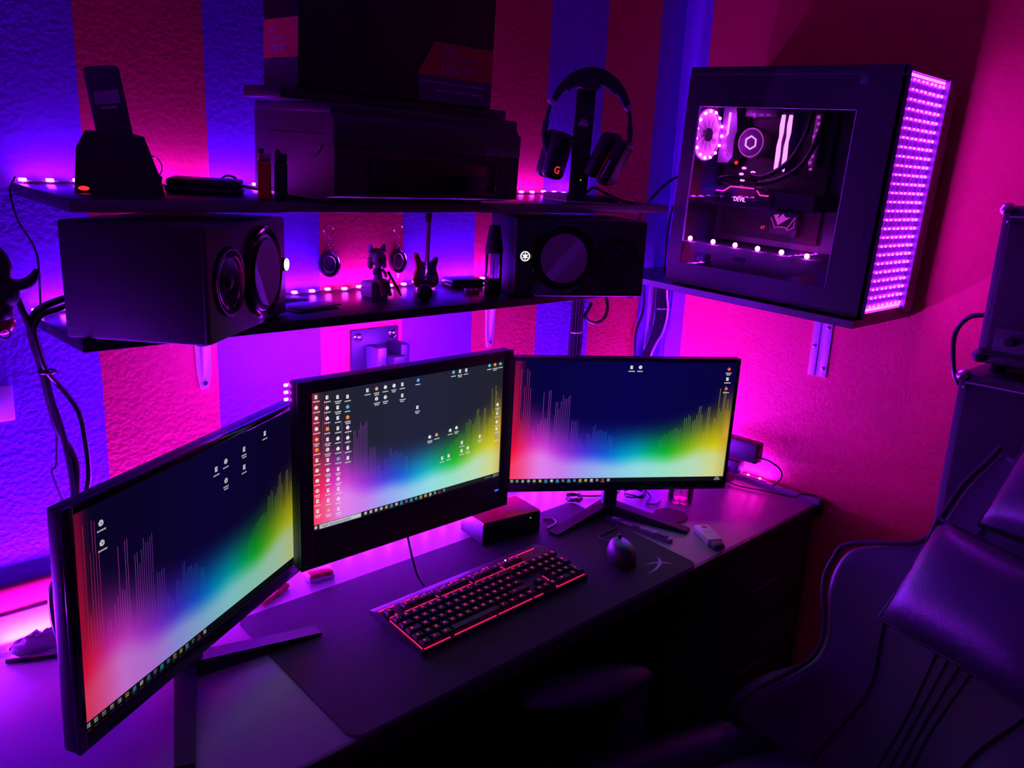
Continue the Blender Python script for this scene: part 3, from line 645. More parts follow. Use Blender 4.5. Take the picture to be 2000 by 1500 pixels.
def desk_monitor(label, base, yaw, tilt, c, w, h, arm, matname, icons, bez=(.010, .010, .022), thick=.030):
    t = thing('monitor', label, 'monitor', base, (0, 0, yaw))
    m = Matrix.Translation(c) @ Matrix.Rotation(tilt, 4, 'X')
    b = B(); b.bounds((-w / 2 - bez[0], 0.001, -h / 2 - bez[2]), (w / 2 + bez[0], thick, h / 2 + bez[1]), 0.004, m=m); b.box((0, thick, -0.01), (w * .6, .03, h * .6), 0.008, m=m); b.obj('housing', 'black_satin', t)
    b = B(); e = 0.004
    b.bounds((-w / 2 - bez[0], -e, -h / 2 - bez[2]), (-w / 2, 0.003, h / 2 + bez[1]), 0.0008, m=m); b.bounds((w / 2, -e, -h / 2 - bez[2]), (w / 2 + bez[0], 0.003, h / 2 + bez[1]), 0.0008, m=m)
    b.bounds((-w / 2, -e, h / 2), (w / 2, 0.003, h / 2 + bez[1]), 0.0008, m=m); b.bounds((-w / 2, -e, -h / 2 - bez[2]), (w / 2, 0.003, -h / 2), 0.0008, m=m); b.obj('bezel', 'black_gloss', t)
    screen(t, matname, w, h, m, icons)
    B().bounds((w * .5 - .06, -e - .0008, -h / 2 - bez[2] * .6), (w * .5 - .045, -e, -h / 2 - bez[2] * .5), m=m).obj('button_mark', 'dark_grey', t)
    B().bounds((-0.017, -0.016, 0.0), (0.017, 0.008, c[2]), 0.004).obj('neck', 'black_vinyl', t)
    for s_ in (-1, 1):
        ax, ay = arm[0] * s_, arm[1]; n = Vector((-ay, ax, 0)).normalized() * .016
        b = B(); P = [Vector((0, .006, 0)) - n, Vector((ax, ay, 0)) - n * .8, Vector((ax, ay, 0)) + n * .8, Vector((0, .006, 0)) + n]
        lo = [b.bm.verts.new((p.x, p.y, 0.0)) for p in P]; hz = (.030, .008, .008, .030); hi = [b.bm.verts.new((p.x, p.y, z)) for p, z in zip(P, hz)]
        b.bm.faces.new(lo[::-1]); b.bm.faces.new(hi)
        for i in range(4): b.bm.faces.new((lo[i], lo[(i + 1) % 4], hi[(i + 1) % 4], hi[i]))
        b.obj('stand_arm', 'black_vinyl', t)
    return t
ZP = DT + 0.0036
desk_monitor('black monitor at the near left end, turned right, with two-armed stand', (0.437, 1.134, DT + .0005), R(30.08), R(1.9), (0, -0.055, 0.240), 0.511, 0.288, (0.176, -0.126), 'screen_left',
             [(.085, .90), (.085, .81), (.52, .87), (.565, .885), (.565, .78), (.655, .90), (.655, .80), (.765, .93), (.975, .96), (.975, .89)], bez=(.013, .010, .024), thick=.022)
desk_monitor('thin black monitor beside the power plugs, showing few icons', (1.455, 1.14, DT + .0005), R(-34.85), R(1.6), (0.005, -0.052, 0.242), 0.511, 0.288, (0.158, -0.122), 'screen_right',
             [(.515, .955, 'w'), (.555, .955, 'w'), (.965, .945, 'r'), (.963, .865, 'w'), (.963, .785, 'r')], bez=(.0075, .009, .020), thick=.020)
# wall-mounted all-in-one in the middle
ax = thing('all_in_one_computer', 'thick-bezelled black all-in-one screen in the middle, hung on a wall arm', 'monitor', (0.876, 1.141, 0.86))
zs = 1.049 - 0.86
b = B(); b.bounds((-0.2395, 0.001, 0), (0.2395, 0.026, 0.331), 0.004); b.bounds((-0.19, 0.026, 0.03), (0.19, 0.048, 0.30), 0.008); b.obj('housing', 'black_satin', ax)
b = B(); w2, h2 = 0.214, 0.1205
b.bounds((-0.2395, -0.003, 0), (-w2, 0.002, 0.331), 0.0008); b.bounds((w2, -0.003, 0), (0.2395, 0.002, 0.331), 0.0008); b.bounds((-w2, -0.003, zs + h2), (w2, 0.002, 0.331), 0.0008); b.bounds((-w2, -0.003, 0), (w2, 0.002, zs - h2), 0.0008); b.obj('bezel', 'black_satin', ax)
ICN = [(.02, .97 - .0755 * i) for i in range(12)] + [(.068, .955 - .0755 * i) for i in range(12)] + [(.115, .945 - .0755 * i) for i in range(12)] + [(.16, .935 - .0755 * i) for i in range(7)]
ICN += [(.253, .955), (.297, .955), (.34, .955), (.383, .955), (.425, .955), (.297, .88), (.34, .88), (.425, .87), (.507, .965), (.505, .755), (.70, .98), (.737, .98), (.773, .98), (.912, .985, 'b'), (.946, .985, 'o'), (.98, .985, 't'),
        (.575, .495), (.613, .50), (.69, .51), (.726, .52), (.76, .385), (.76, .315), (.797, .325), (.648, .295), (.685, .30), (.868, .40), (.972, .64), (.972, .565), (.972, .49), (.972, .43), (.972, .36, 'b')]
scr = screen(ax, 'screen_centre', 0.428, 0.241, Matrix.Translation((0, 0, zs)), ICN, True)
text('search_text', 'Digite aqui para pesquisar', 0.0058, 'print_grey', scr, at_front(-0.2, -0.0012, zs - h2 + 0.0027), ext=0.0001)
B().ball((0.207, -0.003, 0.040), (0.006, 0.0008, 0.0018)).obj('power_light', 'blue_light', ax)
B().tube([(0.0, 0.03, 0.02), (0.004, 0.02, -0.03), (0.008, 0.0, -0.085), (0.012, -0.02, -0.104)], 0.0022).obj('cable', 'rubber', ax)
B().tube([(-0.235, 0.034, 0.322), (-0.10, 0.036, 0.322), (0.10, 0.036, 0.322), (0.235, 0.034, 0.322)], 0.002, seg=6).obj('back_light_tape', 'trim_white', ax)
lbm = B().box((0, 0, 0), (0.007, 0.004, 0.005), 0.001).mesh('back_led'); lbm.materials.append(MATS['led_core'])
for k in range(3): link('back_led', lbm, None, ax, (-0.240, 0.034, 0.320 - k * 0.012))
for k in range(9): link('back_led', lbm, None, ax, (-0.22 + k * 0.055, 0.038, 0.322))
# wall arm
wa = thing('monitor_wall_mount', 'bolted steel wall mount of square tubes on the red stripe', 'wall mount', (0.958, YW, 1.163))
B().bounds((-0.058, -0.006, -0.075), (0.058, 0, 0.045), 0.001).obj('wall_plate', 'bracket_dark', wa)
B().bounds((-0.024, -0.05, -0.09), (-0.002, -0.006, 0.012), 0.0015).obj('square_tube', 'pc_grey', wa)
B().bounds((0.030, -0.055, -0.09), (0.052, -0.006, 0.015), 0.0015).obj('square_tube', 'bracket_dark', wa)
B().bounds((-0.002, -0.075, -0.035), (0.030, -0.03, -0.004), 0.0015).obj('cross_tube', 'bracket_dark', wa)
B().bounds((0.006, -0.09, -0.055), (0.028, -0.035, -0.02), 0.0015).obj('square_tube', 'pc_grey', wa)
B().bounds((-0.012, -0.21, -0.10), (0.012, -0.05, -0.075), 0.0015).obj('arm', 'bracket_dark', wa)
for x, z in ((-0.044, 0.030), (0.042, 0.031), (-0.044, -0.058), (0.042, -0.058)):
    bo = B().lathe([(0.0105, 0), (0.0105, -0.002), (0.009, -0.003), (0.0005, -0.003)], (x, -0.006, z), 'Y', 24).obj('washer', 'chrome', wa)
    B().lathe([(0.0055, 0), (0.0055, -0.005), (0.0005, -0.006)], (x, -0.009, z), 'Y', 6).obj('bolt_head', 'chrome', bo)
B().ball((-0.014, -0.052, -0.026), 0.004).obj('pin', 'chrome', wa)

# ================================================================== KEYBOARD
kb = thing('keyboard', 'black full-size keyboard with pink-red backlit legends on the pad', 'keyboard', (0.742, 0.938, ZP), (0, 0, R(1.0)))
KW, KD, KH = 0.418, 0.150, 0.018
B().prism([(0, 0.0), (0, 0.010), (.125, 0.0267), (KD, 0.020), (KD, 0.012), (.135, .010)], 0, KW, 'YZ').obj('body', 'key_black', kb)
U = 0.0183; kx0 = 0.006; ky0 = 0.006
for x_ in (.03, KW - .03): B().bounds((x_ - .008, .128, 0), (x_ + .008, .142, .014), .001).obj('riser_foot', 'rubber', kb)
def kz(y): return 0.010 + 0.016 * min(y, .125) / .12
KM = {}
def key(x, y, w, h=1.0, legend=True):
    k = (round(w, 2), round(h, 2))
    if k not in KM:
        b = B(); W_, H_ = w * U - .0022, h * U - .0022
        lo = [b.bm.verts.new((sx * W_ / 2, sy * H_ / 2, 0)) for sx, sy in ((-1, -1), (1, -1), (1, 1), (-1, 1))]
        hi = [b.bm.verts.new((sx * (W_ / 2 - .002), sy * (H_ / 2 - .002) + .0006, .0075)) for sx, sy in ((-1, -1), (1, -1), (1, 1), (-1, 1))]
        b.bm.faces.new(lo[::-1]); b.bm.faces.new(hi)
        for i in range(4): b.bm.faces.new((lo[i], lo[(i + 1) % 4], hi[(i + 1) % 4], hi[i]))
        me = b.mesh('key', False); me.materials.append(MATS['key_black']); KM[k] = me
    cx, cy = kx0 + (x + w / 2) * U, ky0 + (y + h / 2) * U
    o = link('key', KM[k], None, kb, (cx, cy, kz(cy) - .001))
    if legend:
        n = random.randrange(4)
        if ('l', n) not in KM:
            b = B()
            if n == 0: b.torus((0, 0, .0077), .0019, .0006, 'Z', 10, 4)
            elif n == 1: b.bounds((-.0022, -.0004, .0074), (.0022, .0004, .0078)).bounds((-.0006, -.002, .0074), (.0006, .0018, .0078))
            elif n == 2: b.bounds((-.0022, .0008, .0074), (.0022, .0017, .0078)).bounds((-.0022, -.0017, .0074), (.0022, -.0008, .0078)).bounds((.0013, -.001, .0074), (.0021, .001, .0078))
            else: b.prism([(-.002, -.002), (-.001, -.002), (.002, .002), (.001, .002)], .0074, .0078).bounds((-.0022, .001, .0074), (.0, .0019, .0078))
            me = b.mesh('legend', False); me.materials.append(MATS['key_light']); KM[('l', n)] = me
        link('legend', KM[('l', n)], None, o, (-(w - 1) * U * .28, .0012, 0))
ROWS = [(0, [1.25, 1.25, 1.25, 6.25, 1.25, 1.25, 1.25, 1.25]), (1, [1.25, 1] + [1] * 10 + [2.75]), (2, [1.75] + [1] * 12 + [1.25]), (3, [1.5] + [1] * 12 + [1.5]), (4, [1] * 13 + [2])]
for ry, ws in ROWS:
    x = 0
    for w in ws: key(x, ry, w, 1, w < 6); x += w
FY = 5.35
for x in [0] + [2 + i for i in range(4)] + [6.5 + i for i in range(4)] + [11 + i for i in range(4)]: key(x, FY, 1)
for i in range(3):
    key(15.25 + i, FY, 1); key(15.25 + i, 4, 1); key(15.25 + i, 3, 1); key(15.25 + i, 0, 1)
key(16.25, 1, 1)
for i in range(3):
    for j in range(3): key(18.5 + i, 1 + j, 1)
key(18.5, 0, 2); key(20.5, 0, 1)
for i in range(4): key(18.5 + i, 4, 1)
key(21.5, 2, 1, 2); key(21.5, 0, 1, 2)
def kline(x0, y0, x1, y1, r=.0009, z=.0012): B().cyl((x0, y0, kz(y0) + z), (x1, y1, kz(y1) + z), r, seg=6).obj('light_line', 'key_line', kb)
for a, c in ((.006, .062), (.072, .17), (.176, .262), (.268, .292), (.33, .412)): kline(a, .0035, c, .0035)
kline(.0035, .006, .0035, .095)
yl = ky0 + 5.17 * U
for a, c in ((.008, .022), (.04, .112), (.124, .195), (.206, .285), (.290, .34)): kline(a, yl, c, yl, .001, .001)
for a in (.024, .118, .2, .287): kline(a, yl, a - .004, yl + .017, .0008, .001)
kline(.334, .006, .334, .045)
yb = ky0 + 6.5 * U
for a, c in ((.002, .035), (.05, .09), (.165, .182), (.245, .262), (.318, .392)): kline(a, yb, c, yb, .0012, .001)
for i in range(14): kline(.098 + i * .0158, yb - .002, .104 + i * .0158, yb - .002, .001, .001)
B().ball((.308, yb - .002, kz(yb) + .001), .0022).obj('lock_light', 'white_light', kb)
text('lettering', 'HYPERX', .006, 'print_grey', kb, frame_m((.186, yb + .006, .0252), (1, 0, 0), (0, .965, -.26)), squash=.9)

# ================================================================== MOUSE
ms = thing('computer_mouse', 'dark computer mouse on the right of the pad', 'mouse', (1.285, 0.962, ZP), (0, 0, R(-40)))
def blob(nx, ny, f):
    b = B(); V = [[b.bm.verts.new(f(i / nx, j / ny)) for i in range(nx + 1)] for j in range(ny + 1)]
    for j in range(ny):
        for i in range(nx): b.bm.faces.new((V[j][i], V[j][i + 1], V[j + 1][i + 1], V[j + 1][i]))
    return b
def mouse_f(u, v):
    a = 2 * math.pi * u; t = v * math.pi / 2
    wx = .030 * (1 - .12 * math.sin(a)); r = math.cos(t) ** .45 if v < 1 else 0
    return (wx * r * math.cos(a), .058 * r * math.sin(a), .038 * math.sin(t) * (1 - .15 * r * math.sin(a)))
blob(32, 12, mouse_f).obj('shell', 'key_black', ms)
B().cyl((-.004, .03, .031), (.004, .03, .031), .010, seg=20).obj('scroll_wheel', 'rubber', ms)
B().tube([(0, .02, .0375), (0, .045, .026)], .0008, seg=6, sub=1).obj('button_seam', 'rubber', ms)
B().tube([(-.004, .055, .008), (-.03, .10, .003), (.02, .15, .003), (.01, .19, .003)], .0018).obj('cable', 'rubber', ms)

# ================================================================== DESK CLUTTER
bx = thing('device_box', 'small dark box device with a green light under the middle screen', 'device', (1.175, 1.205, ZP - .0019), (0, 0, R(-9)))
B().bounds((-.075, -.03, .002), (.072, .062, .052), .002).obj('body', 'dark_grey', bx)
B().bounds((-.077, -.033, .002), (.074, -.029, .054), .001).obj('front_panel', 'black_gloss', bx)
B().bounds((-.077, -.033, .052), (.074, .064, .055), .001).obj('lid', 'red_plastic', bx, label='dark lid with a red reflection painted in')  # red reflected on the dark top, put into the lid's colour
B().ball((.047, -.0335, .042), .0014).obj('status_light', 'green_light', bx)
tag(B().lathe([(.001, 0), (.041, 0), (.042, .002), (.041, .004), (.001, .004)], (1.561, 1.032, DT), 'Z', 40).obj('coaster', 'brown_cork'), 'round brown coaster lying bare on the desk', 'coaster')
gl = thing('drinking_glass', 'short clear glass tumbler behind the brown coaster', 'glass', (1.662, 1.075, DT))
B().lathe([(.001, .001), (.030, .001), (.034, .075), (.0325, .075), (.0285, .010), (.001, .008)], (0, 0, 0), 'Z', 36).obj('body', 'clear_glass', gl)
for k in range(12):
    a = R(30 * k); B().ball((.0305 * math.cos(a), .0305 * math.sin(a), .012), (.003, .003, .006), 8, 6).obj('facet', 'clear_glass', gl)
def oriented(p, q): 
    p, q = Vector(p), Vector(q); return p, math.atan2((q - p).y, (q - p).x), (q - p).length
p, a, l = oriented((1.425, 1.093, 0), (1.441, 0.945, 0))
cu_ = thing('utility_cutter', 'silver ribbed utility cutter lying beside the right monitor foot', 'cutter', (p.x, p.y, DT), (0, 0, a))
B().prism([(0, -.003), (.035, -.006), (l, -.009), (l + .004, 0), (l, .009), (.035, .006), (0, .003)], .0, .009).obj('handle', 'pc_grey', cu_)
B().prism([(.05, -.004), (l - .01, -.005), (l - .01, .005), (.05, .004)], .009, .012).obj('slider_track', 'grey_plastic', cu_)
for k in range(6): B().bounds((.072 + k * .007, -.0085, .009), (.075 + k * .007, .0085, .0125), .0006).obj('rib', 'steel_painted', cu_)
p, a, l = oriented((1.548, 0.938, 0), (1.498, 0.862, 0))
us = thing('eraser_stick', 'white plastic case with red dot label and grey end by the desk edge', 'stationery', (p.x, p.y, DT), (0, 0, a))
B().bounds((0, -.017, .0), (l - .012, .017, .016), .002).obj('case', 'white_plastic', us); B().bounds((l - .013, -.014, .001), (l + .014, .014, .015), .006).obj('end_piece', 'grey_plastic', us)
B().lathe([(.0005, 0), (.007, 0), (.007, .0004), (.0005, .0004)], (.014, .002, .0160), 'Z', 24).obj('red_dot', 'red_plastic', us)
for k in range(3): B().bounds((.030, -.010 + k * .007, .016), (.030 + (.022, .016, .012)[k], -.007 + k * .007, .0163)).obj('label_mark', 'print_grey', us)
# items by the middle screen
er = thing('small_case', 'small pinkish case on the desk below the middle screen', 'case', (0.757, 1.283, DT), (0, 0, R(-12)))
B().bounds((-.026, -.015, 0), (.026, .015, .010), .004).obj('base', 'white_plastic', er); B().bounds((-.024, -.014, .0098), (.024, .014, .017), .004).obj('lid', 'red_plastic', er)
for k, (p0, p1, lab) in enumerate((((0.622, 1.252, 0), (0.690, 1.288, 0), 'red capped pen lying next to a second red pen'), ((0.615, 1.268, 0), (0.672, 1.305, 0), 'slimmer red pen lying nearer the wall'))):
    p, a, l = oriented(p0, p1); t = thing('pen', lab, 'pen', (p.x, p.y, DT + .0055), (0, 0, a))
    B().cyl((0, 0, 0), (l * .6, 0, 0), .0045, seg=14).obj('barrel', 'red_plastic', t); B().cyl((l * .55, 0, 0), (l, 0, 0), .0055, .005, seg=14).obj('cap', 'red_plastic', t); B().bounds((l * .6, -.001, .005), (l * .95, .001, .0075)).obj('clip', 'red_plastic', t)
tag(B().tube([(1.298, 1.203, ZP + .002), (1.316, 1.190, ZP + .002), (1.304, 1.168, ZP + .002), (1.266, 1.160, ZP + .002)], .002).obj('charging_cable', 'white_plastic'), 'short pale charging cable curled on the pad', 'cable')
def coil(label, c, r, turns, z, tail):
    pts = []
    for i in range(turns * 10 + 1):
        a = R(36 * i); pts.append((c[0] + r * (1 + .12 * math.sin(i)) * math.cos(a), c[1] + r * .75 * math.sin(a) + .004 * math.sin(i * .7), z + .003 + .0012 * (i % 7)))
    pts += tail
    return tag(B().tube(pts, .0022, seg=6, sub=3).obj('coiled_cable', 'rubber'), label, 'cable')
coil('coiled black cable hanging behind the right monitor stand', (1.452, 1.245), .022, 3, DT, [(1.50, 1.23, DT + .003), (1.56, 1.20, DT + .003), (1.60, 1.22, DT + .003)])
coil('loose black cable loops behind the clear tumbler', (1.60, 1.17), .030, 2, DT, [(1.62, 1.135, DT + .003), (1.575, 1.115, DT + .003), (1.590, 1.095, DT + .003), (1.615, 1.102, DT + .003)])
# power plugs at the desk end
pa = thing('power_adapter', 'black power brick plugged in above the desk end', 'power adapter', (1.885, 1.050, 0.852))
B().bounds((-.018, -.056, -.027), (.018, .075, .026), .003).obj('brick', 'black_plastic', pa)
B().tube([(.0, -.056, -.012), (.004, -.085, -.014), (.012, -.112, -.03), (.016, -.115, -.055), (.02, -.098, -.078), (.03, -.09, -.086)], .0026).obj('cord', 'rubber', pa)
pb = thing('power_strip', 'dark plug block standing on the desk under the power brick', 'power strip', (1.885, 1.105, DT))
b = B(); b.bounds((-.020, -.035, .0), (.022, .06, .045), .002); b.bounds((-.018, -.010, .043), (.020, .058, .0755), .002); b.obj('block', 'black_plastic', pb); B().bounds((-.015, -.062, .033), (.018, -.006, .066), .002).obj('plug', 'dark_grey', pb)
B().tube([(-.012, -.035, .006), (-.018, -.07, .004), (.005, -.14, .005), (.026, -.205, .006), (.036, -.218, .0145), (.050, -.235, .0158), (.0600, -.248, .0135), (.0615, -.258, .002)], .0018).obj('cord', 'rubber', pb)
# cables on the left of the desk
tag(B().tube([(0.236, 1.345, DT + .004), (0.262, 1.330, DT + .004), (0.30, 1.315, DT + .004), (0.36, 1.30, DT + .004)], .004).obj('loose_cable', 'rubber'), 'black cord lying on the desk behind the left monitor', 'cable')
tag(B().tube([(0.32, 1.29, .90), (0.302, 1.30, .885), (0.296, 1.30, .86), (0.297, 1.30, .82), (0.306, 1.295, .78), (0.335, 1.284, .7545)], .0045).obj('video_cable', 'rubber'), 'black cable arching down behind the left monitor to the desk', 'cable')
bag = thing('plastic_bag', 'crumpled pale plastic bag on the desk behind the left monitor', 'bag', (0.288, 1.353, DT))
b = B(); b.ball((0, 0, .014), (.046, .011, .017), 18, 10)
for v in b.bm.verts: v.co += Vector((random.uniform(-.004, .004), random.uniform(-.003, .003), random.uniform(-.004, .006)))
for v in b.bm.verts: v.co.z = max(v.co.z, .0005)
b.obj('film', 'trim_white', bag)

# ================================================================== WALL CABLES
def cable(label, pts, r, name='hanging_cable', material='rubber', seg=8): return tag(B().tube(pts, r, seg=seg).obj(name, material), label, 'cable')
cable('thin black wire dropping from the top shelf end to the lower shelf', [(0.325, 1.376, 1.492), (0.313, 1.36, 1.472), (0.319, 1.36, 1.432), (0.336, 1.36, 1.395), (0.340, 1.36, 1.365), (0.338, 1.362, 1.304), (0.342, 1.365, 1.297)], .0017)
cb = thing('cable_bundle', 'bundle of black cables hanging from the left loudspeaker, tied together', 'cable')
B().tube([(0.272, 1.31, 1.372), (0.297, 1.33, 1.334), (0.309, 1.33, 1.296), (0.320, 1.33, 1.257), (0.326, 1.33, 1.218), (0.331, 1.33, 1.173), (0.340, 1.33, 1.127), (0.346, 1.33, 1.085), (0.350, 1.33, 1.025), (0.347, 1.33, 0.95), (0.345, 1.33, .76)], .0048).obj('cable', 'rubber', cb)
B().tube([(0.40, 1.28, 1.326), (0.373, 1.334, 1.320), (0.347, 1.334, 1.314), (0.324, 1.334, 1.302), (0.315, 1.334, 1.278), (0.317, 1.334, 1.252), (0.323, 1.334, 1.222), (0.327, 1.334, 1.186), (0.337, 1.334, 1.119), (0.352, 1.334, 1.083), (0.358, 1.334, 1.048), (0.352, 1.334, 0.97), (0.35, 1.334, .76)], .0052).obj('cable', 'rubber', cb)
B().tube([(0.40, 1.28, 1.318), (0.374, 1.322, 1.312), (0.350, 1.322, 1.306), (0.328, 1.322, 1.299), (0.317, 1.322, 1.280), (0.319, 1.322, 1.252), (0.328, 1.324, 1.214), (0.354, 1.33, 1.173), (0.369, 1.33, 1.138), (0.374, 1.33, 1.087), (0.374, 1.33, 1.036), (0.366, 1.33, 0.98), (0.36, 1.33, .76)], .0040).obj('cable', 'rubber', cb)
B().torus((0.330, 1.330, 1.212), .0115, .0022, 'Z', 20, 6).obj('cable_tie', 'rubber', cb)
cable('thin grey wire with a kink running down behind the left monitor', [(0.349, 1.385, 1.11), (0.345, 1.385, 1.06), (0.342, 1.385, 1.042), (0.336, 1.385, 1.034), (0.345, 1.385, 0.99), (0.358, 1.385, .94)], .0016)
cm = thing('cable_bundle', 'bundle of black cables running down the purple stripe behind the right monitor', 'cable')
for k, off in enumerate((0, .009, .018, .026)):
    B().tube([(1.552 + off, 1.376 - .003 * k, 1.30), (1.553 + off, 1.378 - .003 * k, 1.223), (1.556 + off * .9, 1.38 - .003 * k, 1.17), (1.553 + off * .8 + .003 * k, 1.38 - .003 * k, 1.12), (1.552 + off, 1.38 - .003 * k, 1.06), (1.55 + off, 1.38, .90)], .0045).obj('cable', 'rubber', cm)
B().torus((1.565, 1.372, 1.142), .0165, .0015, 'Z', 24, 6, (1, .7, 1)).obj('cable_tie', 'white_plastic', cm)
cable('black cable loop hanging under the right loudspeaker', [(1.640, 1.384, 1.32), (1.658, 1.382, 1.262), (1.678, 1.375, 1.225), (1.681, 1.37, 1.191), (1.665, 1.37, 1.166), (1.630, 1.37, 1.160), (1.592, 1.37, 1.178), (1.606, 1.37, 1.200), (1.618, 1.374, 1.212)], .0045)
cable('pale string tied to the cable bundle behind the right monitor', [(1.645, 1.38, 1.24), (1.62, 1.378, 1.212), (1.60, 1.376, 1.195), (1.588, 1.374, 1.215), (1.578, 1.372, 1.195), (1.590, 1.372, 1.182), (1.580, 1.368, 1.155)], .0012, 'string', 'white_plastic')
cable('black cable curving from the computer case down behind the top shelf', [(1.90, 1.30, 1.560), (1.848, 1.33, 1.526), (1.813, 1.345, 1.492), (1.796, 1.355, 1.466), (1.786, 1.37, 1.43), (1.79, 1.378, 1.34), (1.83, 1.380, 1.27), (1.852, 1.383, 1.22), (1.856, 1.385, 1.167), (1.834, 1.386, 1.111), (1.838, 1.386, 1.03), (1.838, 1.386, .92)], .0035)
cr = thing('cable_bundle', 'thick bundle of black cables beside the steel bracket on the purple stripe', 'cable')
for k, off in enumerate((0, .007, .014, .021, .028)):
    B().tube([(1.915 + off, 1.375 - .002 * k, 1.262), (1.914 + off, 1.376 - .002 * k, 1.205), (1.914 + off, 1.376 - .002 * k, 1.165), (1.905 + off * .9, 1.376 - .002 * k, 1.12), (1.888 + off * .9, 1.378, 1.07), (1.868 + off * 1.0, 1.38, 1.035), (1.858 + off, 1.382, .93)], .0042).obj('cable', 'rubber', cr)
B().torus((1.928, 1.370, 1.175), .020, .0014, 'Z', 24, 6, (1, .6, 1)).obj('cable_tie', 'white_plastic', cr)
B().tube([(1.920, 1.358, 1.262), (1.928, 1.358, 1.215), (1.938, 1.358, 1.177), (1.939, 1.36, 1.139), (1.928, 1.362, 1.103), (1.908, 1.366, 1.075), (1.89, 1.37, 1.03), (1.885, 1.37, .95)], .003).obj('white_wire', 'white_plastic', cr)
tag(B().tube([(1.700, 1.205, 1.47), (1.701, 1.212, 1.436), (1.698, 1.214, 1.385), (1.700, 1.214, 1.335), (1.705, 1.215, 1.300)], .003).obj('rear_panel_cable', 'rubber'), 'cable dangling behind the computer case', 'cable')
# wall socket plate
so = thing('wall_socket', 'pale wall socket plate beside the hanging cable bundle', 'socket', (0.245, YW, 1.155))
B().bounds((-.045, -.006, -.027), (.050, 0, .028), .002).obj('plate', 'trim_white', so); B().bounds((-.030, -.008, -.012), (.022, -.005, .02), .002).obj('insert', 'steel_painted', so)

# horned ornament hanging at the left
ho = thing('horned_ornament', 'black horned bull-head ornament hanging by a wire at the wall', 'ornament', (0.232, 1.15, 1.36))
def lump(parts, name, m_):
    b = B()
    for c, r_ in parts: b.ball(c, r_, 20, 14)
    o = b.obj(name, m_, ho); md = o.modifiers.new('rm', 'REMESH'); md.mode = 'VOXEL'; md.voxel_size = .0022; o.modifiers.new('sm', 'SMOOTH').iterations = 6; return o
lump([((0, 0, .03), (.026, .026, .032)), ((.004, 0, .0), (.028, .026, .026)), ((.0, -.004, -.022), (.022, .024, .020))], 'head', 'black_plastic')
for s_ in (-1, 1): B().tube([(s_ * .018, 0, .008), (s_ * .034, -.002, .008), (s_ * .046, -.004, .016), (s_ * .052, -.005, .028)], lambda t: .0085 * (1 - t) ** .6 + .0015, seg=12).obj('horn', 'black_plastic', ho)
B().ball((.006, -.006, -.036), (.016, .018, .016), 16, 12).obj('muzzle', 'wood_red', ho, label='dark red muzzle')
B().torus((.006, -.022, -.047), .006, .0012, 'Y', 18, 6).obj('nose_ring', 'black_plastic', ho)
B().tube([(0, 0, .055), (-.01, .08, .16), (-.02, .22, .30)], .0015).obj('hanging_wire', 'rubber', ho)

# ================================================================== TOP SHELF ITEMS
def ztop(y): return 1.484 - (YW - y) * math.tan(R(2.2)) - 0.0
CA = R(-43.8)
TILT = R(2.2)
def seat(o, lift=0.0):
    """stand a thing squarely on the slightly tilted top shelf"""
    a = o.rotation_euler.z; x, y = o.location.x, o.location.y
    o.rotation_euler = (Matrix.Rotation(TILT, 3, 'X') @ Matrix.Rotation(a, 3, 'Z')).to_euler()
    o.location = Vector((x, y, ztop(y))) + Vector((0, -math.sin(TILT), math.cos(TILT))) * lift
# printer
pr = thing('printer', 'black multifunction inkjet printer on the top shelf', 'printer', (0.670, 1.080, 1.4735), (0, 0, 0))
PW, PD, PH = 0.375, 0.245, 0.133
b = B(); b.prism([(0, 0.012), (0.0, PH - .02), (.012, PH), (PD, PH), (PD, 0.004), (.05, 0.004)], 0, PW, 'YZ'); b.obj('body', 'black_plastic', pr)
B().bounds((0.03, .062, -.001), (PW - .03, PD - .03, .012)).obj('base', 'black_plastic', pr)
B().bounds((-.001, .01, PH - .004), (PW + .001, PD, PH + .012), .004).obj('scanner_lid', 'dark_grey', pr)
B().bounds((0.06, -.004, .018), (PW - .055, .004, .070), .002).obj('paper_tray', 'black_gloss', pr)
B().bounds((0.075, -.005, .0695), (PW - .05, -.002, .0706)).obj('tray_gap', 'dark_grey', pr)
B().bounds((0.0, -.003, .082), (PW, .006, PH - .012), .003).obj('control_panel', 'black_satin', pr)
text('lettering', 'EPSON', .0135, 'print_grey', pr, at_front(PW - .083, -.0035, .0855))
B().bounds((PW - .028, -.003, .018), (PW - .016, .004, .034), .001).obj('label_sticker', 'dark_grey', pr)
B().prism([(.03, .085), (.075, .085), (.062, .066), (.045, .070)], -.0015, .0005, 'YZ').obj('grip_recess', 'black_plastic', pr)
B().bounds((-.0008, .02, PH - .034), (.0006, .2, PH - .0325)).obj('side_seam', 'black_gloss', pr)
for k in range(4): B().cyl((.16 + .018 * k, -.0025, .098), (.16 + .018 * k, -.0045, .098), .004, seg=16).obj('button', 'dark_grey', pr)
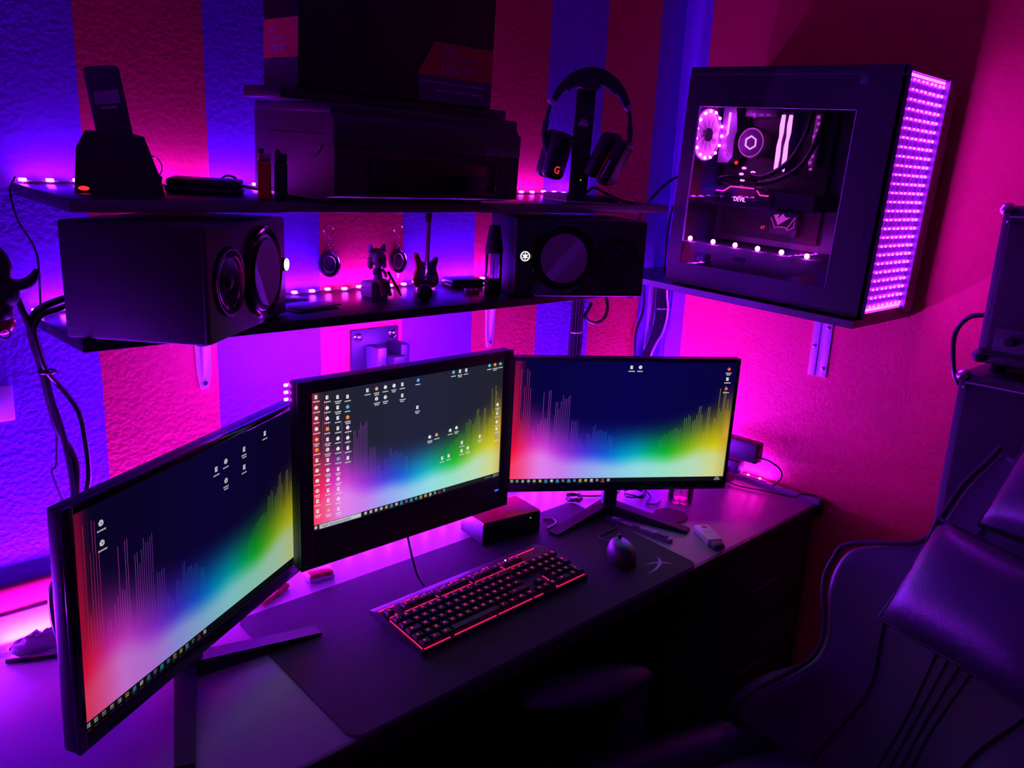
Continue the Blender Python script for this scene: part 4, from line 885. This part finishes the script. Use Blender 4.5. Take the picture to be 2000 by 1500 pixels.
# graphics card retail box on top of the printer
gb = thing('retail_box', 'large black graphics card retail box standing on the printer', 'box', (0.630, 1.112, 1.4735 + PH + .012))
BW, BD, BH = 0.368, 0.102, 0.30
B().bounds((0, 0, 0.0), (BW, BD, BH), .0012).obj('carton', 'carton_black', gb)
B().bounds((-.0006, .001, .095 - .055), (.0, BD - .001, .093), ).obj('side_red_band', 'carton_red_lit', gb)
B().bounds((-.0006, .001, .001), (.0, BD - .001, .0395)).obj('side_navy_band', 'carton_navy', gb)
for body, z, s_, q in (('AMD', .0745, .008, 1.0), ('RADEON RX', .0640, .0075, .95), ('5700 XT', .0480, .0150, .72)):
    text('lettering', body, s_, 'print_white', gb, at_side(-.0009, BD - .018, z - .0))
    pass
fr = B(); fr.prism([(.242, .092), (BW - .0005, .092), (BW - .0005, .040), (.208, .040)], -.0008, 0, 'XZ'); fr.obj('front_red_band', 'carton_red_shaded', gb)
B().prism([(.208, .0395), (BW - .0005, .0395), (BW - .0005, .001), (.215, .001)], -.0008, 0, 'XZ').obj('front_navy_band', 'carton_navy', gb)
text('lettering', 'AMD', .0125, 'print_grey', gb, at_front(.256, -.0011, .0790))  # front print greyed, its shade put into the colour
text('lettering', 'RADEON RX', .0115, 'print_grey', gb, at_front(.254, -.0011, .0665), squash=1.18)
text('lettering', '5700 XT', .0215, 'print_grey', gb, at_front(.253, -.0011, .0445), squash=.98)
mk = B()
for z, x0 in ((.029, .215), (.017, .245)):
    x = x0
    while x < BW - .02: w = random.uniform(.003, .008); mk.bounds((x, -.0011, z), (x + w, -.0008, z + .0035)); x += w + .0025
mk.obj('small_print', 'print_grey', gb)
# tray/lid flaps poking out under the box
B().bounds((-.055, .03, -.0115), (.0, .11, -.0005), .004).obj('flap', 'dark_grey', gb) if False else None
bd = thing('binder', 'thin black folder between the printer and the retail box', 'folder', (0.645, 1.085, 1.4735 + PH + .0122)); 
B().bounds((-.04, .034, 0), (.40, .15, .017), .004).obj('cover', 'dark_grey', bd)
gb.location.z += .0172
seat(pr, .0008)
def on_printer(o, z):
    p = Vector((o.location.x - .670, o.location.y - 1.080, z)); o.rotation_euler = pr.rotation_euler
    o.location = pr.location + pr.rotation_euler.to_matrix() @ p
on_printer(bd, PH + .012); on_printer(gb, PH + .0288)
# headset stand and headset
hs = thing('headset_stand', 'black headset stand with wedge base and white sail emblem', 'headset stand', (1.362, 1.212, ztop(1.17) + .0), (0, 0, CA))
B().prism([(-.078, .020), (-.030, -.052), (.082, -.030), (.075, .055), (-.04, .06)], 0, .003).obj('base_trim', 'steel_painted', hs)
B().prism([(-.077, .021), (-.030, -.050), (.081, -.029), (.074, .054), (-.04, .059)], .003, .014).obj('base', 'black_satin', hs)
B().bounds((-.024, .0, .012), (.016, .016, .236), .002).obj('pole', 'black_satin', hs)
B().bounds((-.028, -.055, .228), (.020, .03, .240), .004).obj('cradle', 'black_satin', hs)
b = B()
for k in range(5):
    x = -.0165 + k * .0042; b.prism([(x, .158 - .001 * k), (x + .006, .156), (x + .0075 - .0008 * k, .170 + .0035 * math.sin(k * .8 + .5))], -.0008, .0002, 'XZ')
b.obj('sail_emblem', 'print_white', hs)
B().ball((.0, -.001, .045), .0014).obj('status_light', 'green_light', hs)
B().tube([(.02, .03, .02), (.035, .04, .03), (.06, .05, .02), (.10, .02, .0065), (.12, -.005, .0045)], .003).obj('cable', 'rubber', hs)
hd = thing('headset', 'black over-ear headset with red accents hanging on its stand', 'headset', (1.362, 1.212, ztop(1.17)), (0, 0, CA))
def arc(cx, cz, rx, rz, a0, a1, n=26): return [(cx + rx * math.cos(R(a0 + (a1 - a0) * i / n)), -.012, cz + rz * math.sin(R(a0 + (a1 - a0) * i / n))) for i in range(n + 1)]
def band(pts, w, th):
    """strap: rectangular section, w along y, th across"""
    b = B(); rows = []
    for i, p in enumerate(pts):
        t = Vector(pts[min(i + 1, len(pts) - 1)]) - Vector(pts[max(i - 1, 0)]); n = Vector((-t.z, 0, t.x)).normalized(); s_ = i / (len(pts) - 1); k = th(s_); ww = w(s_)
        rows.append([b.bm.verts.new(Vector(p) + n * sx * k / 2 + Vector((0, sy * ww / 2, 0))) for sx, sy in ((-1, -1), (1, -1), (1, 1), (-1, 1))])
    for r0, r1 in zip(rows, rows[1:]):
        for j in range(4): b.bm.faces.new((r0[j], r0[(j + 1) % 4], r1[(j + 1) % 4], r1[j]))
    b.bm.faces.new(rows[0][::-1]); b.bm.faces.new(rows[-1]); return b
hbz = .152
band(arc(.004, hbz, .086, .108, 28, 152), lambda s_: .034, lambda s_: .012 + .010 * math.sin(math.pi * s_)).obj('headband', 'leather_dark', hd)
band(arc(.004, hbz, .078, .093, 50, 130), lambda s_: .030, lambda s_: .006).obj('headband_cushion', 'leather', hd)
for s_ in (-1, 1):
    band([(p[0], p[1], p[2]) for p in arc(.004, hbz, .088, .110, 28 if s_ > 0 else 152, 2 if s_ > 0 else 178, 8)], lambda s__: .018, lambda s__: .007).obj('slider', 'black_satin', hd)
    x = .004 + s_ * .080
    B().box((x, -.013, hbz + .048), (.012, .020, .016), .002, rot=(0, R(s_ * 38), 0)).obj('slider_badge', 'steel_painted', hd)
    yk = B(); yk.tube([(.004 + s_ * .088, -.012, hbz + .01), (.004 + s_ * .090, -.014, hbz - .02), (.004 + s_ * .080, -.02, hbz - .06), (.004 + s_ * .062, -.022, hbz - .10)], lambda t: .007 - .003 * t, seg=10); yk.obj('yoke', 'black_satin', hd)
# left cup turned to the camera, right cup leaning inwards
lc = thing('x', '', '') if False else None
m1 = Matrix.Translation((-.055, -.020, .092)) @ Euler((R(6), R(10), R(38))).to_matrix().to_4x4()
b = B(); b.box((0, 0, 0), (.052, .030, .098), .014, 4, m=m1); c1 = b.obj('ear_cup', 'black_satin', hd)
b = B(); b.box((.012, .028, 0), (.062, .030, .100), .014, 4, m=m1); b.obj('ear_pad', 'leather_dark', hd)
text('emblem', 'G', .022, 'red_light', c1, m1 @ at_front(-.012, -.0158, -.036), label='red letter emblem')
b = B(); 
for k in range(3): b.box((-.004, -.0155, .005 + .014 * k), (.034, .0012, .002), m=m1, rot=(0, R(-25), 0))
b.obj('cup_groove', 'black_gloss', c1)
m2 = Matrix.Translation((.056, -.048, .090)) @ Euler((0, R(26), R(-35))).to_matrix().to_4x4()
b = B(); b.box((.010, 0, 0), (.030, .052, .098), .012, 4, m=m2); c2 = b.obj('ear_cup', 'black_satin', hd)
b = B(); b.box((-.022, 0, 0), (.032, .058, .098), .013, 4, m=m2); b.obj('ear_pad', 'leather_dark', hd)
b = B(); b.box((.002, -.0268, -.012), (.0035, .0016, .062), m=m2); b.obj('cup_stripe', 'red_plastic', c2)
b = B(); b.box((.010, -.0268, -.014), (.0035, .0016, .040), m=m2); b.obj('cup_trim', 'steel_painted', c2)
# cordless phone
ph = thing('cordless_phone', 'black cordless phone standing in its charging base', 'telephone', (0.432, 1.262, ztop(1.20)), (0, 0, R(-20)))
B().prism([(-.058, 0), (.056, 0), (.052, .022), (.033, .078), (.012, .082), (-.040, .082), (-.052, .060)], -.045, .030, 'XZ').obj('charging_base', 'black_satin', ph)
mh = Matrix.Translation((-.008, -.008, .105)) @ Euler((R(-14), R(-9), 0)).to_matrix().to_4x4()
b = B(); b.box((0, 0, 0), (.046, .026, .130), .008, 3, m=mh); hnd = b.obj('handset', 'black_satin', ph)
b = B(); b.box((0, -.0136, .020), (.032, .001, .018), m=mh); b.obj('display', 'lcd_glass', hnd)
b = B(); b.box((.0, -.0136, .006), (.020, .001, .003), m=mh); b.obj('handset_print', 'print_grey', hnd)
for i in range(4):
    for j in range(3): b = B(); b.box((-.012 + .012 * j, -.0136, -.012 - .011 * i), (.009, .0016, .006), .0006, m=mh); b.obj('key', 'dark_grey', hnd)
B().bounds((-.012, -.0462, .018), (.030, -.0452, .026)).obj('base_print', 'dark_grey', ph)
B().ball((-.046, -.046, .006), (.007, .002, .003)).obj('charge_light', 'red_light', ph)
# keyring, wallet, cables, lighter
kr = thing('keyring', 'steel split keyring with a dark fob beside the phone', 'keyring', (0.492, 1.306, ztop(1.306)), (0, 0, CA))
B().torus((0, 0, .034), .016, .0012, 'Y', 28, 6).obj('split_ring', 'chrome', kr); B().box((.007, -.004, .0135), (.016, .012, .022), .004, rot=(0, R(20), 0)).obj('fob', 'black_plastic', kr)
wl = thing('wallet', 'flat black wallet lying between the keyring and the lighter', 'wallet', (0.556, 1.262, ztop(1.235)), (0, 0, R(-30)))
B().bounds((-.055, -.035, 0), (.055, .04, .011), .005).obj('back_leaf', 'leather_dark', wl); B().bounds((-.053, -.034, .0105), (.054, .039, .022), .005).obj('front_leaf', 'leather_dark', wl)
tag(B().tube([(.60, 1.32, 1.49), (.612, 1.31, 1.505), (.625, 1.30, 1.50), (.618, 1.31, 1.487), (.60, 1.305, 1.49), (.605, 1.29, 1.50), (.622, 1.285, 1.492), (.64, 1.27, 1.487), (.655, 1.25, 1.484)], .002).obj('tangled_cable', 'rubber'), 'tangled thin black cable by the printer side', 'cable')
lg = thing('lighter', 'slim dark red lighter standing in front of the printer side', 'lighter', (0.601, 1.160, ztop(1.155)), (0, 0, R(-30)))
B().box((0, 0, .028), (.019, .011, .056), .004, 3).obj('body', 'red_plastic', lg); B().box((0, 0, .062), (.018, .010, .013), .002).obj('metal_cap', 'metal', lg); B().cyl((-.004, -.005, .070), (-.004, .005, .070), .004, seg=14).obj('wheel', 'dark_grey', lg)
lg2 = thing('lighter', 'slim black lighter standing against the dark red one', 'lighter', (0.622, 1.150, ztop(1.145)), (0, 0, R(-30)))
B().box((0, 0, .028), (.019, .011, .056), .004, 3).obj('body', 'black_plastic', lg2); B().box((0, 0, .062), (.018, .010, .013), .002).obj('metal_cap', 'dark_grey', lg2); B().cyl((-.004, -.005, .070), (-.004, .005, .070), .004, seg=14).obj('wheel', 'dark_grey', lg2)

for o in (hs, hd, ph, kr, wl, lg, lg2): seat(o)
# ================================================================== LOWER SHELF ITEMS
ZL = 1.290
def medallion(label, x, tip):
    t = thing('keychain', label, 'keychain', (x, YW - .004, 1.344))
    B().torus((0, -.002, .0655), .0105, .0009, 'Y', 28, 6).obj('split_ring', 'chrome', t)
    for k in range(4): B().torus((0, -.002, .0515 - k * .0085), .0048, .0008, 'Y' if k % 2 else 'X', 14, 6, (.6, 1, 1) if k % 2 else (1, .6, 1)).obj('chain_link', 'chrome', t)
    d = B().lathe([(.001, -.001), (.0165, -.001), (.019, -.006), (.0205, -.006), (.021, -.001), (.020, .003), (.001, .003)], (0, -.001, .0), 'Y', 40).obj('medallion', 'black_gloss', t)
    d.scale = (.98 if tip else 1.10, 1, 1.22)
    B().torus((0, -.006, 0), .0195, .0011, 'Y', 40, 6).obj('rim', 'chrome', d); B().torus((0, -.003, 0), .0125, .0007, 'Y', 32, 6).obj('inner_ring', 'metal', d)
    if tip: B().lathe([(.004, 0), (.001, -.009)], (0, -.002, -.020), 'Z', 12).obj('tip', 'chrome', d)
    return t
medallion('round medallion keychain hanging on the red stripe', 0.850, False)
medallion('narrower medallion keychain with pointed tip hanging by the small guitar', 1.013, True)
fg = thing('figurine', 'small big-headed doll with horn bows sitting on a pale crate', 'figurine', (0.900, 1.300, ZL), (0, 0, R(2)))
B().box((-.004, .002, .015), (.038, .034, .030), .001).obj('crate', 'crate', fg)
for k in range(3): B().bounds((-.0245, -.0155, .003 + k * .009), (-.0228, .019, .0095 + k * .009)).obj('crate_plank', 'crate', fg)
b = B(); b.tube([(0, -.002, .029), (0, -.003, .042), (0, -.002, .054), (0, 0, .060)], lambda t: .0095 - .005 * t, seg=14); b.obj('body', 'doll_cloth', fg)
hdn = B().ball((0, -.003, .072), (.0155, .0145, .0165), 22, 16).obj('head', 'doll_skin', fg)
b = B(); b.ball((0, .002, .076), (.0165, .0145, .0155), 20, 14)
for s_ in (-1, 1):
    for k in range(3): b.ball((s_ * .0155, .001, .070 - .006 * k), (.0055, .006, .0055), 10, 8)
b.obj('hair', 'doll_hair', hdn)
for s_ in (-1, 1):
    B().ball((s_ * .006, -.0165, .071), (.0025, .0015, .0035), 10, 8).obj('eye', 'black_gloss', hdn)
    B().prism([(s_ * .006, .086), (s_ * .019, .084), (s_ * .016, .099), (s_ * .011, .092)], -.003, .004, 'XZ').obj('hair_bow', 'doll_cloth', hdn)
    B().tube([(s_ * .008, -.003, .052), (s_ * .013, -.008, .044), (s_ * .009, -.015, .040)], .003, seg=10).obj('arm', 'doll_skin', fg)
    B().tube([(s_ * .005, -.006, .031), (s_ * .007, -.022, .028), (s_ * .008, -.026, .014), (s_ * .008, -.031, .005)], lambda t: .0048 - .0012 * t, seg=10).obj('leg', 'doll_hair', fg)
B().tube([(.016, -.012, .048), (.026, -.02, .026), (.036, -.028, .002)], lambda t: .0018 + .0012 * (1 - t), seg=8).obj('toy_rifle', 'black_plastic', fg)
B().tube([(.020, -.014, .036), (.014, -.018, .030)], .0014, seg=8).obj('rifle_grip', 'black_plastic', fg)
# miniature guitar on stand
mg = thing('miniature_guitar', 'miniature dark red electric guitar propped upright on a round stand', 'miniature guitar', (1.050, 1.345, ZL + .001), (R(4), 0, R(-18)))
mg.scale = (1.18, 1.18, 1.10)
half = [(.0, .0), (.010, .0004), (.017, .003), (.022, .009), (.0235, .017), (.0215, .026), (.0185, .034), (.0175, .041), (.0195, .048), (.0210, .054), (.0200, .0585), (.0170, .0590), (.0140, .0555), (.0110, .0515), (.005, .0500), (.0, .049)]
lft = [(-.006, .0500), (-.0105, .0530), (-.0130, .0590), (-.0155, .0650), (-.0190, .0670), (-.0215, .0640), (-.0220, .0570), (-.0200, .0480), (-.0180, .0400), (-.0190, .0330), (-.0220, .0250), (-.0240, .0170), (-.0225, .0090), (-.0175, .0030), (-.010, .0004)]
B().prism(half + lft, -.005, .004, 'XZ').obj('body', 'wood_red', mg)
B().prism([(-.008, .050), (.004, .049), (.012, .052), (.014, .042), (.013, .030), (.016, .016), (.008, .012), (-.009, .016), (-.013, .026), (-.008, .038)], -.0062, -.005, 'XZ').obj('pickguard', 'doll_cloth', mg)
nk = B().bounds((-.0034, -.0075, .046), (.0034, -.003, .122)).obj('neck', 'wood_neck', mg)
B().prism([(-.0035, .122), (.004, .122), (.0065, .144), (-.0005, .147), (-.006, .136)], -.006, -.002, 'XZ').obj('headstock', 'wood_neck', mg)
for k in range(3): B().cyl((-.003, -.006, .126 + .006 * k), (-.008, -.006, .127 + .006 * k), .0014, seg=8).obj('tuner', 'chrome', mg)
for k, z in enumerate((.042, .034, .026, .018)): B().bounds((-.007, -.0072, z - .0012), (.005, -.0060, z + .0012)).obj('pickup', 'white_plastic' if k < 3 else 'chrome', mg)
for z in (.014, .020): B().cyl((.013, -.006, z), (.013, -.009, z), .0022, seg=12).obj('knob', 'white_plastic', mg)
for k in range(6): B().cyl((-.0025 + .001 * k, -.0082, .018), (-.0022 + .0009 * k, -.0082, .124), .00022, seg=5).obj('string', 'chrome', mg)
tag(B().ball((0, 0, .0155), .0155, 28, 18).obj('glass_ball', 'black_gloss', loc=(0.948, 1.215, ZL)), 'small glossy black ball on the shelf in front of the guitar', 'ball')
ww = thing('wallet', 'dark folded wallet lying behind the spray bottle', 'wallet', (1.146, 1.338, ZL), (0, 0, R(-15)))
B().bounds((-.039, -.030, 0), (.039, .028, .009), .004).obj('back_leaf', 'leather', ww); B().bounds((-.037, -.029, .0085), (.039, .027, .018), .004).obj('front_leaf', 'leather', ww)
sb = thing('spray_bottle', 'clear spray bottle with tall black cap beside the right loudspeaker', 'bottle', (1.128, 1.222, ZL))
B().lathe([(.001, 0), (.0165, 0), (.0175, .003), (.0175, .080), (.016, .085), (.001, .086)], (0, 0, 0), 'Z', 32).obj('body', 'bottle_clear', sb)
B().lathe([(.001, .001), (.015, .001), (.015, .030), (.001, .030)], (0, 0, 0), 'Z', 28).obj('liquid', 'black_plastic', sb)
B().lathe([(.018, .083), (.018, .092), (.0165, .100), (.012, .132), (.010, .138), (.001, .138)], (0, 0, 0), 'Z', 32).obj('cap', 'black_satin', sb)
B().cyl((0, 0, .002), (0, 0, .083), .0015, seg=8).obj('dip_tube', 'white_plastic', sb)
rl = thing('small_box', 'tiny red box lying in front of the dark wallet', 'box', (1.092, 1.245, ZL), (0, 0, R(-30)))
B().bounds((-.014, -.009, 0), (.014, .009, .009), .002).obj('body', 'red_plastic', rl); B().bounds((-.0145, -.0095, .0065), (-.004, .0095, .0095), .001).obj('cap', 'white_plastic', rl)
tag(B().cyl((1.055, 1.205, ZL + .0), (1.058, 1.203, ZL + .022), .0012, .0008, seg=8).obj('toothpick', 'dark_grey'), 'thin dark stick standing on the shelf near the red box', 'stick')
cd = thing('card_sleeve', 'flat dark card sleeves lying beside the left loudspeaker', 'cards', (0.716, 1.232, ZL), (0, 0, R(8)))
for k, (x, y, a) in enumerate(((0, 0, 0), (.012, .004, .12))): B().box((x, y, .0015 + .003 * k), (.085, .045, .0022), .0004, rot=(0, 0, a)).obj('card', 'grey_plastic' if k else 'dark_grey', cd)
pp = thing('leaflet', 'pale leaflet lying against the LED string by the left loudspeaker', 'paper', (0.715, 1.345, ZL), (0, 0, R(-6)))
B().bounds((-.05, -.02, 0), (.05, .02, .001)).obj('lower_leaf', 'trim_white', pp); B().prism([(-.05, .001), (.05, .001), (.05, .002), (-.05, .010)], -.02, .02, 'XZ').obj('upper_leaf', 'trim_white', pp)

# ================================================================== AMPLIFIER STACK
def amp(name, label, cat, x0, y0, y1, z0, z1, head):
    t = thing(name, label, cat, (x0, y1, z0))
    D_, L_, H_ = XR - .012 - x0, y1 - y0, z1 - z0
    B().bounds((.006, -L_, 0), (D_, 0, H_), .012).obj('cabinet', 'tolex', t)
    B().bounds((.0, -L_ + .018, .022), (.010, -.018, H_ - .022), .002).obj('front_cloth', 'grille_cloth', t)
    for z in (.02, H_ - .02): B().cyl((-.001, -.016, z), (-.001, -L_ + .016, z), .0018, seg=8).obj('piping', 'print_grey' if z > .1 else 'dark_grey', t)
    for y in (0, -L_):
        for z in (0, H_): B().ball((.012, y + (.008 if y else -.008) , z + (.0142 if z == 0 else -.008)), (.020, .014, .014), 14, 10).obj('corner_guard', 'metal' if z else 'dark_grey', t)
        B().ball((-.002, y + (.016 if y else -.016), H_ - .03), .003).obj('rivet', 'chrome', t)
    if head:
        B().bounds((-.002, -L_ + .03, .03), (.002, -.03, .075), .001).obj('control_panel', 'dark_grey', t)
        for k in range(6): B().cyl((-.002, -.06 - k * .055, .052), (-.018, -.06 - k * .055, .052), .010, .008, seg=16).obj('knob', 'black_plastic', t)
        for y in (-.03, -L_ + .03): B().cyl((.06, y, -.0222), (.06, y, .002), .015).obj('foot', 'rubber', t)
        for y in (-.03, -L_ + .03): B().cyl((D_ - .04, y, -.022), (D_ - .04, y, .002), .015).obj('foot', 'rubber', t)
    return t
amp('amplifier_cabinet', 'tall black speaker cabinet standing by the red side wall', 'amplifier', 1.76, -.12, .524, 0.0, 1.187, False)
amp('guitar_amplifier', 'black amplifier head standing on the speaker cabinet', 'amplifier', 1.76, -.08, .502, 1.209, 1.513, True)
cable('black cable arching behind the amplifier stack', [(1.80, .50, 1.30), (1.80, .535, 1.29), (1.80, .555, 1.25), (1.80, .545, 1.18), (1.80, .530, 1.15)], .005)

# ================================================================== GAMING CHAIR
ch = thing('gaming_chair', 'dark leather gaming chair with cushions turned side-on to the desk', 'chair', (1.115, 0.455, 0.0), (0, 0, R(160)))
# local: +x is the way the chair faces, y to its left, z up
b = B(); b.box((0, 0, .46), (.46, .40, .10), .035, 4); b.obj('seat_cushion', 'leather', ch)
for s_ in (-1, 1):
    b = B(); b.box((.0, s_ * .235, .475), (.50, .09, .12), .04, 4, rot=(R(-s_ * 14), 0, 0)); b.obj('seat_bolster', 'leather_dark', ch)
rec = R(31)
MB_ = Matrix.Translation((-.185, 0, .47)) @ Matrix.Rotation(-rec, 4, 'Y')   # local z runs up the back, x forward
def back_f(u, v):
    s_ = v; t = 2 * u - 1
    W_ = .240 - .050 * sm(.0, .28, s_) + .090 * sm(.26, .50, s_) - .13 * sm(.56, .70, s_) - .02 * sm(.85, 1, s_)
    fwd = .13 * abs(t) ** 3.0 * (1 - .75 * sm(.05, .40, s_)) * (1 - .7 * sm(.55, .7, s_)) + .012
    return (fwd + .02 * math.sin(s_ * math.pi), t * W_, s_ * .70)
b = blob(20, 26, back_f); bmesh.ops.transform(b.bm, matrix=MB_, verts=b.bm.verts[:])
bo = b.obj('backrest', 'leather', ch); md = bo.modifiers.new('sol', 'SOLIDIFY'); md.thickness = .075; md.offset = -1 ; subsurf(bo, 2)
def edge_path(t, n=30): return [tuple(MB_ @ (Vector(back_f(t, i / n)) + Vector((.004, 0, 0)))) for i in range(n + 1)]
for t in (0.0, 1.0): B().tube(edge_path(t), .005, seg=8, sub=2).obj('piping', 'thread', ch)
for t in (0.24, 0.76): B().tube([tuple(Vector(p) + MB_.to_3x3() @ Vector((.0, 0, 0))) for p in edge_path(t)], .0025, seg=6, sub=2).obj('seam', 'thread', ch)
for k in (-.06, -.02, .02, .06): B().tube([tuple(MB_ @ (Vector(back_f(.5 + k, i / 16 * .7 + .02)) + Vector((.002, 0, 0)))) for i in range(17)], .0015, seg=6, sub=2).obj('stitch_line', 'thread', ch)
def pillow(name, w, h, d, c, material, tilt=0.0):
    b = B(); n = 14
    def f(u, v, s_):
        x, y = 2 * u - 1, 2 * v - 1; e = max(0, (1 - abs(x) ** 2.6)) ** .5 * max(0, (1 - abs(y) ** 2.6)) ** .5
        pin = 1 - .05 * (1 - abs(x)) ; pin2 = 1 - .05 * (1 - abs(y))
        return MB_ @ (Matrix.Rotation(tilt, 4, 'Y') @ Vector((s_ * d / 2 * e, x * w / 2 * pin2, y * h / 2 * pin)) + Vector(c))
    for s_ in (-1, 1):
        V = [[b.bm.verts.new(f(i / n, j / n, s_)) for i in range(n + 1)] for j in range(n + 1)]
        for j in range(n):
            for i in range(n): b.bm.faces.new((V[j][i], V[j][i + 1], V[j + 1][i + 1], V[j + 1][i]))
    bmesh.ops.remove_doubles(b.bm, verts=b.bm.verts[:], dist=.0004)
    o = b.obj(name, material, ch)
    P = [f(i / n, 0, 0) for i in range(n)] + [f(1, i / n, 0) for i in range(n)] + [f(1 - i / n, 1, 0) for i in range(n)] + [f(0, 1 - i / n, 0) for i in range(n + 1)]
    B().tube([tuple(p) for p in P], .004, seg=8, sub=1).obj('piping', 'thread', o)
    return o
pillow('lumbar_cushion', .32, .205, .13, (.110, .055, .420), 'leather')
hp = pillow('head_cushion', .25, .18, .11, (.085, .070, .635), 'leather')
text('lettering', 'THUNDERX3', .020, 'print_grey', hp, MB_ @ frame_m((.1365, .030, .590), (0, 1, 0), (0, 0, 1)), align='LEFT')
for s_ in (-1, 1):
    b = B(); b.ball((.22, s_ * .29, .652), (.135, .046, .024), 28, 14); b.obj('arm_pad', 'leather_dark', ch)
    B().bounds((.10, s_ * .29 - .022, .47), (.16, s_ * .29 + .022, .640), .006).obj('arm_post', 'black_plastic', ch)
    B().bounds((.09, s_ * .29 - .03, .40), (.17, s_ * .29 + .03, .48), .006).obj('arm_bracket', 'black_plastic', ch)
    B().bounds((.095, min(s_ * .05, s_ * .32), .385), (.165, max(s_ * .05, s_ * .32), .41), .004).obj('arm_support', 'black_plastic', ch)
B().bounds((-.14, -.12, .36), (.14, .12, .41), .01).obj('tilt_mechanism', 'black_plastic', ch)
B().cyl((0, 0, .10), (0, 0, .37), .028).obj('gas_lift', 'dark_grey', ch)
for k in range(5):
    a = R(72 * k + 18); d = Vector((math.cos(a), math.sin(a), 0))
    lg_ = B().tube([(0, 0, .13), tuple(d * .16 + Vector((0, 0, .115))), tuple(d * .30 + Vector((0, 0, .085)))], lambda t: .028 - .010 * t, seg=10).obj('base_leg', 'black_plastic', ch)
    n = Vector((-d.y, d.x, 0)); c = d * .30 + Vector((0, 0, .030))
    for s_ in (-1, 1): B().cyl(c + n * s_ * .008, c + n * s_ * .028, .030, seg=18).obj('caster_wheel', 'rubber', lg_)
    B().cyl(c + Vector((0, 0, .0)), c + Vector((0, 0, .055)), .009, seg=12).obj('caster_stem', 'dark_grey', lg_)
